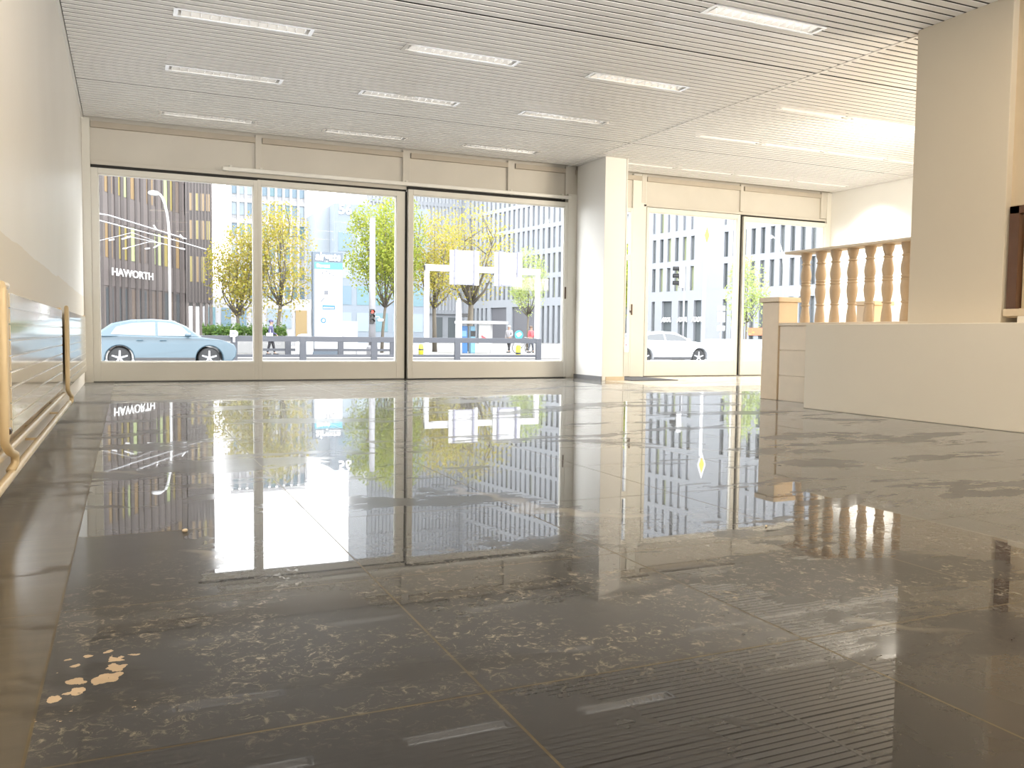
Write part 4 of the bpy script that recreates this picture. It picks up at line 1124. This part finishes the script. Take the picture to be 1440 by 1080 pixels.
# parked bicycle beyond the rail
t = thing('bicycle', 'dark parked bicycle between the arrow sign and the red top', 'bicycle', (23.49, 51, zs), R(12))
for x in (-.5, .5):
    n = 20; ring = [(x+.33*math.cos(2*math.pi*k/n), 0, .34+.33*math.sin(2*math.pi*k/n)) for k in range(n+1)]
    MB().tube(ring, .022, 6, False).build('wheel', M_tyre, t)
    MB().tube([(x-.3, 0, .34), (x+.3, 0, .34)], .006, 4).tube([(x, 0, .04), (x, 0, .64)], .006, 4).build('spokes', M_alloy, t)
MB().tube([(-.5,0,.34), (-.1,0,.32), (.35,0,.78), (-.2,0,.80), (-.1,0,.32)], .018, 6).tube([(-.2,0,.8), (-.5,0,.34)], .014, 6).tube([(.35,0,.78), (.5,0,.34)], .016, 6).build('frame', M_blk, t)
MB().box(-.32, -.1, -.06, .06, .88, .93).box(-.21, -.18, -.015, .015, .78, .9).build('saddle', M_blk, t, bevel=.01)
MB().tube([(.35,0,.78), (.33,0,1.0), (.33,.24,1.02)], .014, 6).tube([(.33,0,1.0), (.33,-.24,1.02)], .014, 6).build('handlebar', M_alloy, t)

# ------------------------------------------------------------------ light
w = bpy.data.worlds.new('overcast_sky'); SC.world = w; w.use_nodes = True
bg = w.node_tree.nodes['Background']; bg.inputs['Color'].default_value = (.97, .985, 1., 1); bg.inputs['Strength'].default_value = 8.5

def area(name, loc, rot, sx, sy, power, col):
    l = bpy.data.lights.new(name, 'AREA'); l.shape = 'RECTANGLE'; l.size = sx; l.size_y = sy; l.energy = power; l.color = col
    o = bpy.data.objects.new(name, l); COL.objects.link(o); o.location = loc; o.rotation_euler = rot
    return o
WARM = (1., .80, .55); NEUT = (1., .93, .82); COOL = (.93, .97, 1.)
# added fill light in front of the blank rear wall
area('rear_fill', (2.8, YB+.05, 1.4), (R(105), 0, 0), 6., 2.4, 150, NEUT)
up = area('rear_uplight', (2.2, -2.6, .25), (R(130), 0, R(6)), 4., .4, 310, (1., .97, .92)); up.data.spread = R(76)  # unseen fill added low behind the viewpoint to lift the ceiling
# unseen lamps added under the rear ceiling to brighten the room
for x0, x1, y in lights_rear:
    area('ceiling_lamp', ((x0+x1)/2, y+.09, H-.02), (0, 0, 0), 1.0, .12, 16, WARM)
for x0, x1, y in lights_left[2:]:
    area('ceiling_lamp', ((x0+x1)/2, y+.092, H+.045), (0, 0, 0), .98, .09, .8, (1., .95, .87))
# warm lamps of the raised part behind the pier
area('platform_lamp', (9.2, 4.2, 1.9), (R(140), 0, R(8)), 1.2, .5, 230, (1., .86, .68))
area('platform_lamp', (8.6, 7.2, 3.0), (R(25), 0, 0), 1.2, .3, 200, (1., .92, .78))
sp = bpy.data.lights.new('wall_spot', 'SPOT'); sp.energy = 260; sp.spot_size = R(95); sp.spot_blend = 1.; sp.color = (1., .95, .86); sp.shadow_soft_size = .08
so = bpy.data.objects.new('wall_spot', sp); COL.objects.link(so); so.location = (10.55, 10.7, 3.1)
so.rotation_euler = (Vector((11.36, 10.7, 1.5))-Vector(so.location)).to_track_quat('-Z', 'Y').to_euler()

# ------------------------------------------------------------------ camera
cd = bpy.data.cameras.new('camera'); cd.sensor_width = 36.; cd.sensor_fit = 'HORIZONTAL'; cd.lens = 30.3553; cd.clip_start = .05; cd.clip_end = 1000
cam = bpy.data.objects.new('camera', cd); COL.objects.link(cam)
rows_ = [[0.913381, -0.406944, 0.011445], [0.012329, 0.05575, 0.998369], [-0.406919, -0.91175, 0.055938]]
mw = Matrix([[rows_[c][r] for c in range(3)] + [0] for r in range(3)] + [[0, 0, 0, 1]])
mw.translation = Vector((0, 0, 0.6333))
cam.matrix_world = mw
SC.camera = cam
SC.view_settings.view_transform = 'Standard'; SC.view_settings.look = 'None'; SC.view_settings.gamma = 1; SC.view_settings.exposure = .1
SC.view_settings.use_curve_mapping = False
SC.cycles.use_denoising = True
SC.cycles.max_bounces = 10; SC.cycles.diffuse_bounces = 6; SC.cycles.glossy_bounces = 5; SC.cycles.transparent_max_bounces = 12
SC.cycles.sample_clamp_indirect = 6
